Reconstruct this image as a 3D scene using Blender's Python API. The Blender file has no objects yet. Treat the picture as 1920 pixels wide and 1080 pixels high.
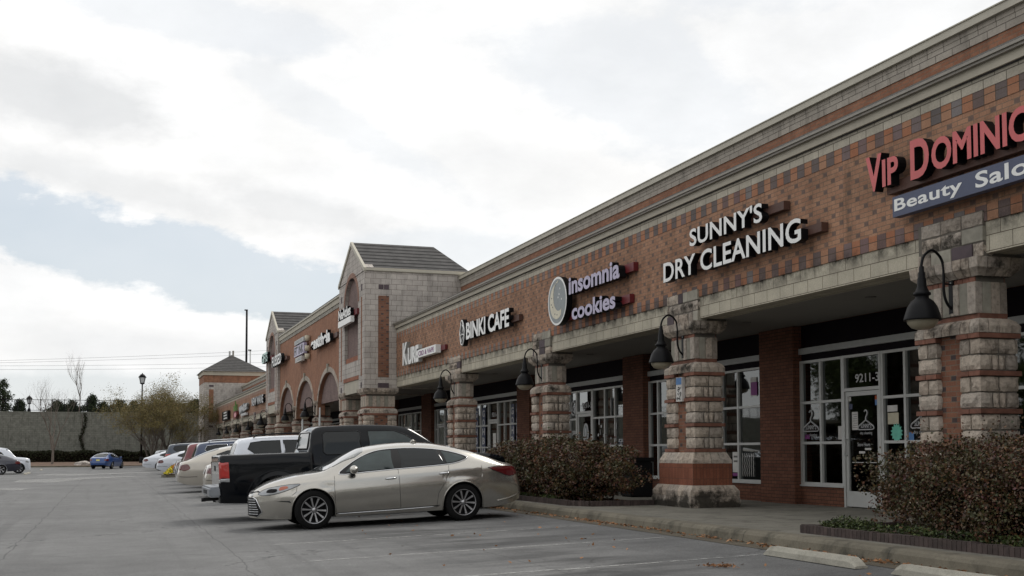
import bpy, bmesh, math, random
from math import sin, cos, pi, radians, sqrt
from mathutils import Vector, Matrix, noise
from mathutils.bvhtree import BVHTree
from mathutils.geometry import delaunay_2d_cdt

# ------------------------------------------------------------------ camera, sky, sun, exposure
scn = bpy.context.scene
COL = scn.collection
# world axes: +Y runs along the shop front (away), +X points at the shops, z = 0 is the shop walkway
F_PX = 2220.0
cam_d = bpy.data.cameras.new('camera'); cam = bpy.data.objects.new('camera', cam_d); COL.objects.link(cam)
YAW, PITCH, ROLL = radians(18.762), radians(3.132), -0.002
_f = Vector((sin(YAW), cos(YAW), 0)); _r = Vector((cos(YAW), -sin(YAW), 0)); _u = Vector((0, 0, 1))
_f2 = _f*cos(PITCH)+_u*sin(PITCH); _u2 = _u*cos(PITCH)-_f*sin(PITCH)
_r3 = _r*cos(ROLL)+_u2*sin(ROLL); _u3 = _u2*cos(ROLL)-_r*sin(ROLL)
cam.matrix_world = Matrix(((_r3.x, _u3.x, -_f2.x, 0), (_r3.y, _u3.y, -_f2.y, 0), (_r3.z, _u3.z, -_f2.z, 1.03), (0, 0, 0, 1)))
cam_d.sensor_width = 36; cam_d.lens = F_PX/1920*36; cam_d.shift_y = (726-540)/1920; cam_d.clip_end = 3000
scn.camera = cam
scn.view_settings.view_transform = 'Standard'; scn.view_settings.look = 'None'
scn.view_settings.exposure = 0.08; scn.view_settings.gamma = 1
SUN_EL, SUN_AZ = radians(52), radians(62)      # azimuth measured from +Y towards +X
sd = bpy.data.lights.new('sun', 'SUN'); sun = bpy.data.objects.new('sun', sd); COL.objects.link(sun)
sd.energy = 1.3; sd.angle = radians(12); sd.color = (1, .96, .9)
_sdir = Vector((sin(SUN_AZ)*cos(SUN_EL), cos(SUN_AZ)*cos(SUN_EL), sin(SUN_EL)))
sun.rotation_euler = _sdir.to_track_quat('Z', 'Y').to_euler(); sun.location = (30, 30, 60)

class NT:
    def __init__(s, tree): s.t = tree; s.L = tree.links
    def n(s, typ, props=None, **ins):
        nd = s.t.nodes.new(typ)
        for k, v in (props or {}).items(): setattr(nd, k, v)
        for k, v in ins.items():
            key = int(k[1:]) if k[0] == 'i' and k[1:].isdigit() else k.replace('_', ' ')
            s.put(nd.inputs[key], v)
        return nd
    def put(s, sock, v):
        if hasattr(v, 'is_output') or isinstance(v, bpy.types.NodeSocket): s.L.new(v, sock)
        else: sock.default_value = v
    def m(s, op, a, b=0.0, c=None, clamp=False):
        nd = s.t.nodes.new('ShaderNodeMath'); nd.operation = op; nd.use_clamp = clamp
        s.put(nd.inputs[0], a); s.put(nd.inputs[1], b)
        if c is not None: s.put(nd.inputs[2], c)
        return nd.outputs[0]
    def mix(s, f, a, b, mode='MIX'):
        nd = s.t.nodes.new('ShaderNodeMix'); nd.data_type = 'RGBA'; nd.blend_type = mode
        s.put(nd.inputs[0], f); s.put(nd.inputs[6], a); s.put(nd.inputs[7], b)
        return nd.outputs[2]
    def ramp(s, f, pts, interp='LINEAR'):
        nd = s.t.nodes.new('ShaderNodeValToRGB'); nd.color_ramp.interpolation = interp
        e = nd.color_ramp.elements
        while len(e) < len(pts): e.new(0.5)
        for i, (p, c) in enumerate(pts):
            e[i].position = p; e[i].color = c if len(c) == 4 else (*c, 1)
        s.put(nd.inputs[0], f); return nd.outputs[0]
    def noise(s, vec, scale, detail=4, rough=.5, out=0):
        nd = s.n('ShaderNodeTexNoise', Scale=scale, Detail=detail, Roughness=rough); s.put(nd.inputs['Vector'], vec)
        return nd.outputs[out]
def g(v): return (v, v, v, 1)

world = bpy.data.worlds.new("World"); scn.world = world; world.use_nodes = True
W = NT(world.node_tree); world.node_tree.nodes.clear()
tc = W.n('ShaderNodeTexCoord').outputs['Generated']
sky = W.n('ShaderNodeTexSky', dict(sky_type='NISHITA', sun_disc=False, sun_elevation=SUN_EL, sun_rotation=SUN_AZ, air_density=1.2, dust_density=1.5)).outputs[0]
sep = W.n('ShaderNodeSeparateXYZ', Vector=tc)
dz = W.m('ADD', W.m('MAXIMUM', sep.outputs[2], 0.0), 0.30)
cp = W.n('ShaderNodeCombineXYZ', X=W.m('DIVIDE', sep.outputs[0], dz), Y=W.m('DIVIDE', sep.outputs[1], dz), Z=0.0).outputs[0]
AZ = W.m('ARCTAN2', sep.outputs[0], sep.outputs[1]); EL = W.m('ARCSINE', W.m('MAXIMUM', sep.outputs[2], -.2))
ae = W.n('ShaderNodeCombineXYZ', X=W.m('MULTIPLY', AZ, 1.0), Y=W.m('MULTIPLY', EL, 1.9), Z=0.0).outputs[0]
puff = W.noise(ae, 5.5, 9, .62); soft = W.noise(ae, 3.2, 5, .5); wide = W.noise(cp, 1.3, 6, .55)
def bank(az, el, ra, re, s_, tilt=0.0, k=1.9, nz=None, e0=.62, e1=1.1):
    """one opening (or shaded belly) in the cloud cover, laid at an azimuth and elevation"""
    da = W.m('SUBTRACT', AZ, az); de = W.m('SUBTRACT', W.m('ADD', EL, W.m('MULTIPLY', da, tilt)), el)
    q = W.m('SQRT', W.m('ADD', W.m('POWER', W.m('ABSOLUTE', W.m('DIVIDE', da, ra)), 2.0), W.m('POWER', W.m('ABSOLUTE', W.m('DIVIDE', de, re)), 2.0)))
    q = W.m('ADD', q, W.m('MULTIPLY', W.m('SUBTRACT', puff if nz is None else nz, .5), k))
    return W.m('MULTIPLY', W.ramp(q, [(e0, g(1)), (e1, g(0))]), s_)
gaps = None
for v in (bank(.05, .150, .21, .036, 1.0, .24, 2.6, None, .78, .98), bank(-.10, .19, .10, .022, .7, .2, 2.4, None, .75, 1.0), bank(.20, .262, .12, .020, .22, .5, 3.6), bank(.05, .345, .16, .022, .35, .1, 3.0), bank(.43, .30, .15, .05, .30, .3, 3.2), bank(.62, .40, .2, .05, .3, 0, 3),
          bank(0.0, .040, .5, .030, .75, 0, 1.2), bank(.27, .17, .10, .02, .35), bank(-.5, .3, .3, .1, .8), bank(1.4, .5, .6, .2, .8), bank(-1.6, .4, .7, .15, .8), bank(2.8, .4, .4, .2, .8), bank(-2.6, .6, .4, .2, .8)):
    gaps = v if gaps is None else W.m('MAXIMUM', gaps, v)
belly = None
for v in (bank(-.04, .275, .13, .035, .42, .1, 2.4, None, .4, 1.2), bank(.15, .200, .10, .022, .34, .15, 2.4, None, .4, 1.2), bank(.0, .215, .2, .02, .32, .2, 2.2, None, .3, 1.2), bank(.03, .085, .2, .022, .28, 0, 1.5, soft, .3, 1.2), bank(.32, .235, .12, .03, .18, .1, 1.5, soft, .3, 1.2)):
    belly = v if belly is None else W.m('MAXIMUM', belly, v)
cloud = W.mix(1.0, W.ramp(wide, [(.3, (.90, .91, .92)), (.55, (1.03, 1.025, 1.015))]), W.ramp(puff, [(.35, g(.90)), (.62, g(1.03))]), 'MULTIPLY')
cloud = W.mix(belly, cloud, (.56, .58, .60, 1))
blue = W.mix(.72, W.mix(1.0, sky, g(.10), 'MULTIPLY'), (.74, .79, .84, 1))
blue = W.mix(W.m('MULTIPLY', W.ramp(soft, [(.4, g(0)), (.7, g(1))]), .5), blue, (.85, .87, .90, 1))
skc = W.mix(gaps, cloud, blue)
bg = W.n('ShaderNodeBackground', Color=skc, Strength=1.0)
wo = W.n('ShaderNodeOutputWorld'); W.L.new(bg.outputs[0], wo.inputs[0])

# ------------------------------------------------------------------ material helpers
MATS = {}
def newmat(name):
    m = bpy.data.materials.new(name); m.use_nodes = True; m.node_tree.nodes.clear(); MATS[name] = m
    t = NT(m.node_tree); out = t.n('ShaderNodeOutputMaterial'); b = t.n('ShaderNodeBsdfPrincipled')
    t.L.new(b.outputs[0], out.inputs[0]); t.b = b; t.out = out
    t.pos = t.n('ShaderNodeNewGeometry').outputs['Position']
    return m, t
def plain(name, col, rough=.6, metal=0.0, var=.12, scale=6, bump=0.0, bscale=40, coat=0.0, spec=.5, island=0.0):
    m, t = newmat(name)
    nz = t.noise(t.pos, scale, 5, .6)
    f = t.ramp(nz, [(.3, g(1-var)), (.7, g(1+var))])
    c = t.mix(1.0, (*col, 1), f, 'MULTIPLY')
    if island:
        ri = t.n('ShaderNodeNewGeometry').outputs['Random Per Island']
        c = t.mix(1.0, c, t.ramp(ri, [(0, g(1-island)), (1, g(1+island))]), 'MULTIPLY')
    t.put(t.b.inputs['Base Color'], c); t.b.inputs['Roughness'].default_value = rough
    t.b.inputs['Metallic'].default_value = metal; t.b.inputs['Coat Weight'].default_value = coat
    t.b.inputs['Coat Roughness'].default_value = .03
    t.b.inputs['Specular IOR Level'].default_value = spec
    if bump:
        bp = t.n('ShaderNodeBump', Strength=bump, Distance=.01, Height=t.noise(t.pos, bscale, 6, .6))
        t.L.new(bp.outputs[0], t.b.inputs['Normal'])
    return m
def uv_of(t, voff=0.0, uoff=0.0):
    ge = t.n('ShaderNodeNewGeometry'); sp = t.n('ShaderNodeSeparateXYZ', Vector=t.pos)
    sn = t.n('ShaderNodeSeparateXYZ', Vector=ge.outputs['True Normal'])
    sel = t.m('GREATER_THAN', t.m('ABSOLUTE', sn.outputs[1]), .7)
    u = t.m('ADD', t.m('MULTIPLY', sel, sp.outputs[0]), t.m('MULTIPLY', t.m('SUBTRACT', 1, sel), sp.outputs[1]))
    flat = t.m('GREATER_THAN', t.m('ABSOLUTE', sn.outputs[2]), .8)
    v = t.m('ADD', t.m('MULTIPLY', flat, sp.outputs[0]), t.m('MULTIPLY', t.m('SUBTRACT', 1, flat), sp.outputs[2]))
    u = t.m('ADD', u, 100.0+uoff); v = t.m('ADD', v, 20.0-voff)
    return u, v
def masonry(name, w, h, c1, c2, mortar, voff=0.0, msize=.006, offset=.5, bump=.4, rough=.85, pattern=None, dark=(.07, .06, .065), var=.18, stain=.0, rock=0.0, uoff=0.0, mildew=None):
    m, t = newmat(name)
    u, v = uv_of(t, voff, uoff)
    vec = t.n('ShaderNodeCombineXYZ', X=u, Y=v, Z=0.0).outputs[0]
    br = t.n('ShaderNodeTexBrick', dict(offset=offset, offset_frequency=2), Vector=vec, Color1=(*c1, 1), Color2=(*c2, 1), Mortar=(*mortar, 1), Scale=1.0, Mortar_Size=msize, Mortar_Smooth=.2, Bias=0.0, Brick_Width=w, Row_Height=h)
    col = br.outputs[0]; fac = br.outputs[1]
    if pattern == 'headers':      # dark header bricks, every other course, staggered
        r = t.m('FLOOR', t.m('DIVIDE', v, h)); odd = t.m('MODULO', r, 2.0)
        st = t.m('MULTIPLY', t.m('MODULO', t.m('FLOOR', t.m('DIVIDE', r, 2.0)), 2.0), .5)
        fr = t.m('FRACT', t.m('ADD', t.m('DIVIDE', u, w*2), st))
        isd = t.m('MULTIPLY', t.m('LESS_THAN', fr, .25), t.m('LESS_THAN', odd, .5))
        vr = t.noise(vec, .55, 2, .5)
        isd = t.m('MULTIPLY', isd, t.ramp(vr, [(.3, g(.55)), (.5, g(1))]))
        col = t.mix(t.m('MULTIPLY', isd, t.m('SUBTRACT', 1, fac)), col, (*dark, 1))
    if pattern == 'alt':          # alternating light and dark soldier blocks
        k = t.m('MODULO', t.m('FLOOR', t.m('DIVIDE', u, w)), 2.0)
        rn = t.n('ShaderNodeTexWhiteNoise', dict(noise_dimensions='1D'), W=t.m('FLOOR', t.m('DIVIDE', u, w))).outputs[0]
        lt = t.m('MULTIPLY', t.m('SUBTRACT', u, 124.0), .1, clamp=True)
        dk = t.ramp(rn, [(0, (*dark, 1)), (.65, (dark[0]*1.1, dark[1]*.95, dark[2]*.9)), (.8, (dark[0]*1.3, dark[1]*.9, dark[2]*.9)), (1.0, (.22, .215, .21))])
        dk = t.mix(lt, dk, (.29, .25, .22, 1))
        col = t.mix(t.m('MULTIPLY', k, t.m('SUBTRACT', 1, fac)), col, dk)
    nz = t.noise(t.pos, 2.2, 6, .6)
    col = t.mix(1.0, col, t.ramp(nz, [(.3, g(1-var)), (.7, g(1+var*.6))]), 'MULTIPLY')
    nf = t.noise(t.pos, 45, 4, .7)
    col = t.mix(1.0, col, t.ramp(nf, [(.3, g(.82)), (.7, g(1.12))]), 'MULTIPLY')
    if stain:
        sm = t.n('ShaderNodeMapping', Vector=t.pos, Scale=(1.6, 1.6, .35)).outputs[0]
        s_ = t.ramp(t.noise(sm, 1.9, 7, .72), [(.52, g(0)), (.68, g(1))])
        col = t.mix(t.m('MULTIPLY', s_, stain), col, (.035, .032, .026, 1))
    if mildew:
        sp = t.n('ShaderNodeSeparateXYZ', Vector=t.pos).outputs[2]
        d = t.m('SUBTRACT', 1, t.m('DIVIDE', t.m('ABSOLUTE', t.m('SUBTRACT', sp, mildew[0])), mildew[1]), clamp=True)
        s2 = t.m('MULTIPLY', d, t.ramp(t.noise(t.pos, 2.6, 8, .7), [(.42, g(0)), (.6, g(1))]))
        col = t.mix(t.m('MULTIPLY', s2, mildew[2]), col, (.02, .019, .016, 1))
    t.put(t.b.inputs['Base Color'], col); t.b.inputs['Roughness'].default_value = rough
    t.b.inputs['Specular IOR Level'].default_value = .25
    hgt = t.m('ADD', t.m('MULTIPLY', t.m('SUBTRACT', 1, fac), 1.0), t.m('MULTIPLY', nf, .25))
    if rock: hgt = t.m('ADD', hgt, t.m('MULTIPLY', t.noise(t.pos, 11, 6, .65), rock))
    bp = t.n('ShaderNodeBump', Strength=bump, Distance=.012, Height=hgt)
    t.L.new(bp.outputs[0], t.b.inputs['Normal'])
    return m
def stone_mat(name, col, mild):
    m, t = newmat(name)
    ri = t.n('ShaderNodeNewGeometry').outputs['Random Per Island']
    c = t.ramp(ri, [(0, (col[0]*.72, col[1]*.70, col[2]*.68)), (.35, col), (.7, (col[0]*1.12, col[1]*1.08, col[2]*1.03)), (1, (col[0]*.95, col[1]*.9, col[2]*.86))])
    n = t.noise(t.pos, 14, 8, .7)
    c = t.mix(1.0, c, t.ramp(n, [(.28, g(.50)), (.5, g(.96)), (.72, g(1.22))]), 'MULTIPLY')
    if mild:
        sp = t.n('ShaderNodeSeparateXYZ', Vector=t.pos).outputs[2]
        tot = None
        for zc, wd, am in mild:
            d = t.m('SUBTRACT', 1, t.m('DIVIDE', t.m('ABSOLUTE', t.m('SUBTRACT', sp, zc)), wd), clamp=True)
            d = t.m('MULTIPLY', d, am); tot = d if tot is None else t.m('MAXIMUM', tot, d)
        mk = t.ramp(t.m('ADD', t.noise(t.pos, 2.1, 8, .72), t.m('MULTIPLY', tot, .30)), [(.60, g(0)), (.74, g(1))])
        c = t.mix(t.m('MULTIPLY', mk, .9), c, (.022, .020, .016, 1))
    t.put(t.b.inputs['Base Color'], c); t.b.inputs['Roughness'].default_value = .9; t.b.inputs['Specular IOR Level'].default_value = .2
    bp = t.n('ShaderNodeBump', Strength=1.0, Distance=.035, Height=t.noise(t.pos, 17, 8, .72)); t.L.new(bp.outputs[0], t.b.inputs['Normal'])
    return m
BR1, BR2 = (.41, .228, .142), (.33, .175, .11)
MORT = (.26, .20, .155)
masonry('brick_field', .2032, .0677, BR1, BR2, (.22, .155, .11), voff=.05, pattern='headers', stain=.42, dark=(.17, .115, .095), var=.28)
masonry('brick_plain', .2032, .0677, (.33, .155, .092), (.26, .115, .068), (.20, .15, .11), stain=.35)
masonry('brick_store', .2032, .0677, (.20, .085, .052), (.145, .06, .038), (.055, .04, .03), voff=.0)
masonry('soldier_band', .2032, .2032, BR1, (.39, .165, .09), (.10, .075, .055), voff=3.905, msize=.006, offset=0.0, pattern='alt', dark=(.15, .12, .115), mildew=(3.86, .22, .8))
masonry('soldier_top', .2032, .2032, BR1, (.39, .165, .09), (.10, .075, .055), voff=5.372, msize=.006, offset=0.0, pattern='alt', dark=(.155, .135, .13), stain=.12)
masonry('red_soldier', .0677, .2032, (.26, .095, .055), (.21, .075, .045), (.10, .06, .045), voff=.41, msize=.004, offset=0.0, stain=.25)
masonry('brick_soldier_small', .0677, .2032, (.36, .15, .09), (.28, .11, .07), (.14, .11, .09), voff=3.9, msize=.005, offset=0.0)
masonry('block_beam', .4064, .2002, (.53, .485, .385), (.46, .42, .335), (.14, .115, .085), voff=3.505, msize=.006, stain=.12, mildew=(3.9, .22, 1.0))
masonry('block_tower', .4064, .2032, (.53, .485, .44), (.44, .40, .365), (.20, .175, .155), voff=.02, msize=.007, rock=.8, stain=.35)
masonry('block_course', .4064, .2032, (.52, .475, .39), (.45, .41, .335), (.17, .15, .12), voff=5.575, msize=.008, rock=.8, stain=.2, mildew=(5.80, .1, .4))
masonry('block_parapet', .4064, .2032, (.42, .38, .325), (.35, .315, .27), (.16, .14, .12), voff=7.46, msize=.009, rock=.8, stain=.35)
masonry('mauve_brick', .2032, .0677, (.215, .15, .135), (.18, .125, .115), (.24, .19, .17), msize=.005)
masonry('retaining_block', .45, .2032, (.21, .212, .18), (.18, .18, .155), (.12, .12, .105), msize=.012, rock=.6, stain=.6, var=.25)
stone_mat('column_stone', (.49, .43, .37), [(.05, .40, 1.0), (2.62, .28, .45), (3.35, .25, .45), (3.75, .3, .6)])
plain('column_mortar', (.14, .125, .105), .95)
plain('band_brick', (.205, .09, .06), .85, var=.3, scale=9, bump=.4, island=.15)
plain('neck_panel', (.30, .28, .23), .85, var=.2, scale=7, bump=.3, island=.22)
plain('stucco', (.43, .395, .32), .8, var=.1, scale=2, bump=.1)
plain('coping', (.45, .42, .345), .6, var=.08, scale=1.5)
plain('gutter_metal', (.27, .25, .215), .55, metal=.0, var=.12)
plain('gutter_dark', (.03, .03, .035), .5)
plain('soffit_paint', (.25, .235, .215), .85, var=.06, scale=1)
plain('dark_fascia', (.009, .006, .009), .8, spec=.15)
plain('trim_grey', (.42, .43, .42), .5, var=.06)
plain('aluminium', (.55, .55, .53), .45, metal=.15, var=.05)
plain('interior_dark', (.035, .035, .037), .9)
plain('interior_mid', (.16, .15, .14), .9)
plain('black_metal', (.006, .006, .007), .45, var=.2, spec=.16)
plain('white_face', (.80, .80, .78), .4, var=.03)
plain('red_face', (.56, .10, .10), .4, var=.08)
plain('blue_panel', (.062, .075, .135), .5, var=.1, scale=3)
plain('lilac_face', (.42, .38, .52), .4, var=.08)
plain('raceway_red', (.13, .010, .014), .5)
plain('raceway_brown', (.085, .038, .026), .6)
plain('mint_face', (.45, .68, .62), .4)
plain('green_face', (.10, .20, .04), .5)
plain('pink_face', (.72, .35, .38), .5)
plain('moon_grey', (.235, .26, .265), .5)
plain('moon_cream', (.62, .57, .44), .5)
plain('star_green', (.16, .55, .42), .5)
plain('paper', (.60, .58, .55), .7)
plain('paper_cream', (.55, .50, .38), .7)
plain('paper_blue', (.10, .22, .45), .7)
plain('decal_white', (.50, .50, .50), .6)
plain('purple_print', (.22, .05, .20), .6)
plain('screen_glass', (.10, .11, .11), .04, spec=1.0, var=.3, scale=2, coat=1.0)
plain('globe_glass', (.30, .27, .20), .3)
def roofmat():
    m, t = newmat('roof_tile')
    sp = t.n('ShaderNodeSeparateXYZ', Vector=t.pos).outputs[2]
    u, v = uv_of(t)
    fr = t.m('FRACT', t.m('DIVIDE', sp, .19))
    edge = t.ramp(fr, [(0, g(.25)), (.28, g(.30)), (.36, g(1.1)), (1, g(.9))])
    c = t.mix(1.0, (.095, .092, .09, 1), edge, 'MULTIPLY')
    c = t.mix(1.0, c, t.ramp(t.noise(t.pos, 3, 6, .6), [(.3, g(.8)), (.7, g(1.25))]), 'MULTIPLY')
    t.put(t.b.inputs['Base Color'], c); t.b.inputs['Roughness'].default_value = .8; t.b.inputs['Specular IOR Level'].default_value = .1
    bp = t.n('ShaderNodeBump', Strength=.8, Distance=.04, Height=fr); t.L.new(bp.outputs[0], t.b.inputs['Normal'])
roofmat()
def asphalt():
    m, t = newmat('asphalt')
    big = t.noise(t.pos, .35, 5, .6); mid = t.noise(t.pos, 2.2, 7, .65); fine = t.noise(t.pos, 160, 3, .7)
    c = t.ramp(big, [(.3, (.122, .122, .121)), (.7, (.170, .170, .168))])
    c = t.mix(1.0, c, t.ramp(mid, [(.3, g(.84)), (.7, g(1.10))]), 'MULTIPLY')
    c = t.mix(1.0, c, t.ramp(fine, [(.3, g(.55)), (.5, g(1)), (.72, g(1.6))]), 'MULTIPLY')
    c = t.mix(1.0, c, t.ramp(t.noise(t.pos, 32, 5, .75), [(.3, g(.74)), (.5, g(1)), (.7, g(1.28))]), 'MULTIPLY')
    st_ = t.n('ShaderNodeMapping', Vector=t.pos, Scale=(2.6, .07, 1)).outputs[0]
    c = t.mix(t.ramp(t.noise(st_, 1.0, 4, .6), [(.55, g(0)), (.72, g(.35))]), c, (.07, .07, .07, 1))
    # paving lanes, seams, cracks and oil spots
    sp = t.n('ShaderNodeSeparateXYZ', Vector=t.pos)
    wob = t.noise(t.pos, .8, 4, .6)
    for xx, wd, am in ((-1.35, .012, .5), (1.62, .010, .45), (4.6, .01, .4)):
        d = t.m('ABSOLUTE', t.m('SUBTRACT', t.m('ADD', sp.outputs[0], t.m('MULTIPLY', wob, .25)), xx+.12))
        k = t.m('MULTIPLY', t.m('LESS_THAN', d, wd), am); c = t.mix(k, c, (.03, .03, .03, 1))
    vo = t.n('ShaderNodeTexVoronoi', dict(feature='DISTANCE_TO_EDGE'), Scale=.22)
    wv = t.n('ShaderNodeVectorMath', dict(operation='ADD')); t.L.new(t.pos, wv.inputs[0])
    nv = t.n('ShaderNodeTexNoise', Scale=1.6, Detail=6.0); t.L.new(t.pos, nv.inputs['Vector']); t.L.new(nv.outputs['Color'], wv.inputs[1])
    t.L.new(wv.outputs[0], vo.inputs['Vector'])
    ck = t.m('MULTIPLY', t.m('LESS_THAN', vo.outputs['Distance'], .0042), t.ramp(big, [(.45, g(0)), (.6, g(.6))]))
    c = t.mix(ck, c, (.03, .03, .03, 1))
    # oil stains where the cars stand
    sx = t.m('SUBTRACT', 1, t.m('DIVIDE', t.m('ABSOLUTE', t.m('SUBTRACT', sp.outputs[0], 5.0)), 2.6), clamp=True)
    sm = t.n('ShaderNodeMapping', Vector=t.pos, Scale=(.5, 1.4, 1)).outputs[0]
    oil = t.m('MULTIPLY', sx, t.ramp(t.noise(sm, .9, 6, .6), [(.44, g(0)), (.62, g(.9))]))
    c = t.mix(oil, c, (.035, .035, .036, 1))
    t.put(t.b.inputs['Base Color'], c); t.b.inputs['Roughness'].default_value = .82; t.b.inputs['Specular IOR Level'].default_value = .35
    bp = t.n('ShaderNodeBump', Strength=.5, Distance=.006, Height=fine); t.L.new(bp.outputs[0], t.b.inputs['Normal'])
asphalt()
def concrete(name, col, joint=None, dirt=.4):
    m, t = newmat(name)
    c = t.ramp(t.noise(t.pos, 1.3, 7, .65), [(.3, tuple(x*.72 for x in col)), (.7, tuple(x*1.15 for x in col))])
    c = t.mix(1.0, c, t.ramp(t.noise(t.pos, 60, 4, .7), [(.3, g(.8)), (.7, g(1.15))]), 'MULTIPLY')
    dk = t.m('MULTIPLY', t.ramp(t.noise(t.pos, 3.1, 8, .7), [(.5, g(0)), (.7, g(1))]), dirt)
    c = t.mix(dk, c, (.05, .045, .032, 1))
    sp = t.n('ShaderNodeSeparateXYZ', Vector=t.pos)
    if joint:
        for ax, per in joint:
            fr = t.m('FRACT', t.m('DIVIDE', t.m('ADD', sp.outputs[ax], 50.3), per))
            c = t.mix(t.m('MULTIPLY', t.m('LESS_THAN', fr, .012/per), .8), c, (.03, .028, .024, 1))
    t.put(t.b.inputs['Base Color'], c); t.b.inputs['Roughness'].default_value = .85
    bp = t.n('ShaderNodeBump', Strength=.3, Distance=.01, Height=t.noise(t.pos, 35, 6, .7)); t.L.new(bp.outputs[0], t.b.inputs['Normal'])
concrete('walk_concrete', (.20, .188, .155), [(1, 1.52), (0, 2.44)], .85)
concrete('curb_concrete', (.175, .155, .115), [(1, 3.05)], .95)
concrete('gutter_pan', (.12, .10, .07), None, .8)
concrete('stop_concrete', (.40, .38, .32), None, .35)
plain('dark_brick_edging', (.062, .044, .040), .85, var=.25, scale=12, bump=.4, island=.3)
plain('mulch', (.075, .048, .032), .95, var=.5, scale=25, bump=.8, bscale=30)
plain('mulch_far', (.13, .085, .06), .95, var=.35, scale=2, bump=.5)
plain('ground_soil', (.12, .11, .08), .95)
def paint():
    m, t = newmat('worn_paint')
    tr = t.n('ShaderNodeBsdfTransparent'); mx = t.n('ShaderNodeMixShader')
    k = t.ramp(t.noise(t.pos, 9, 8, .75), [(.43, g(0)), (.55, g(1))])
    fine = t.ramp(t.noise(t.pos, 90, 3, .7), [(.4, g(.35)), (.6, g(1))])
    t.L.new(t.m('MULTIPLY', k, t.m('MULTIPLY', fine, .75)), mx.inputs[0]); t.L.new(tr.outputs[0], mx.inputs[1]); t.L.new(t.b.outputs[0], mx.inputs[2])
    t.L.new(mx.outputs[0], t.out.inputs[0]); t.b.inputs['Base Color'].default_value = (.5, .5, .48, 1); t.b.inputs['Roughness'].default_value = .8
paint()
def storeglass():
    m, t = newmat('store_glass')
    gl = t.n('ShaderNodeBsdfGlossy', Color=(.85, .88, .88, 1), Roughness=.02); tr = t.n('ShaderNodeBsdfTransparent', Color=(.34, .37, .37, 1))
    fr = t.n('ShaderNodeFresnel', IOR=1.5); mx = t.n('ShaderNodeMixShader')
    t.L.new(t.m('MULTIPLY', fr.outputs[0], 2.0, clamp=True), mx.inputs[0]); t.L.new(tr.outputs[0], mx.inputs[1]); t.L.new(gl.outputs[0], mx.inputs[2]); t.L.new(mx.outputs[0], t.out.inputs[0])
    bp = t.n('ShaderNodeBump', Strength=.05, Distance=.02, Height=t.noise(t.pos, .8, 2, .5)); t.L.new(bp.outputs[0], gl.inputs['Normal'])
storeglass()
def leafmat(name, cols, rough=.55, spec=.4, tint=None):
    m, t = newmat(name)
    ri = t.n('ShaderNodeNewGeometry').outputs['Random Per Island']
    c = t.ramp(ri, [(i/(len(cols)-1), k) for i, k in enumerate(cols)])
    nn = t.noise(t.pos, 2.2, 4, .6)
    if tint: c = t.mix(t.ramp(t.noise(t.pos, 3.4, 4, .6), [(.44, g(0)), (.62, g(.7))]), c, tint)
    c = t.mix(1.0, c, t.ramp(nn, [(.3, g(.7)), (.7, g(1.3))]), 'MULTIPLY')
    t.put(t.b.inputs['Base Color'], c); t.b.inputs['Roughness'].default_value = rough; t.b.inputs['Specular IOR Level'].default_value = spec
leafmat('hedge_leaf', [(.022, .010, .009), (.065, .024, .018), (.12, .045, .022), (.06, .055, .018), (.08, .020, .028), (.19, .09, .035), (.035, .045, .014), (.15, .05, .03), (.03, .04, .012)], .5, .45, (.055, .068, .022, 1))
leafmat('green_leaf', [(.015, .025, .008), (.045, .07, .018), (.09, .12, .03), (.05, .04, .02)])
leafmat('pine_leaf', [(.022, .034, .018), (.04, .055, .028), (.03, .045, .02)], .8, .1)
leafmat('myrtle_leaf', [(.20, .16, .06), (.14, .13, .05), (.24, .17, .07), (.12, .11, .05)], .7, .2)
leafmat('farhedge_leaf', [(.018, .022, .012), (.03, .035, .018), (.025, .02, .012)], .8, .1)
leafmat('oak_leaf', [(.03, .045, .015), (.06, .08, .02), (.05, .06, .02)], .7, .2)
plain('bark_grey', (.15, .125, .105), .95, var=.25, scale=8, bump=.5)
plain('bark_dark', (.07, .05, .04), .95, var=.25, scale=8)
plain('petal_orange', (.75, .30, .02), .6, island=.3); plain('petal_yellow', (.75, .62, .03), .6, island=.25); plain('petal_white', (.65, .62, .55), .6)
plain('dry_leaf', (.30, .15, .07), .8, island=.5)
# vehicles
def carpaint(name, col, metal=.0, rough=.28):
    plain(name, col, rough, metal, var=.02, coat=1.0)
carpaint('paint_champagne', (.46, .44, .40), .85, .22); plain('paint_black', (.003, .004, .006), .08, var=.02, spec=.26); carpaint('paint_white', (.66, .69, .75), 0)
carpaint('paint_tan', (.47, .435, .38), .35); carpaint('paint_navy', (.025, .045, .10), .3); carpaint('paint_red', (.16, .012, .016), .1)
carpaint('paint_slate', (.035, .05, .075), .3); carpaint('paint_blue', (.012, .055, .20), .2); carpaint('paint_silver', (.45, .47, .5), .5); carpaint('paint_grey', (.22, .22, .22), .4)
carpaint('paint_ink', (.012, .013, .028), .1)
plain('car_glass', (.006, .009, .010), .03, spec=.42, var=0); plain('car_glass_light', (.035, .05, .05), .03, spec=.5, var=.3, scale=2.5)
plain('tyre', (.008, .008, .008), .9, spec=.2); plain('alloy', (.42, .42, .43), .3, metal=.8, var=.03); plain('alloy_dark', (.008, .008, .009), .6, spec=.2)
plain('chrome', (.75, .76, .78), .12, metal=1.0, var=0); plain('black_plastic', (.008, .008, .009), .6, spec=.3); plain('seam', (.02, .02, .02), .8)
plain('lamp_red', (.10, .007, .009), .12, coat=1.0); plain('lamp_bright', (.42, .018, .012), .12, coat=1.0); plain('lamp_white', (.34, .35, .36), .1, coat=1.0, metal=.2); plain('lamp_amber', (.45, .10, .04), .15, coat=1)
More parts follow.
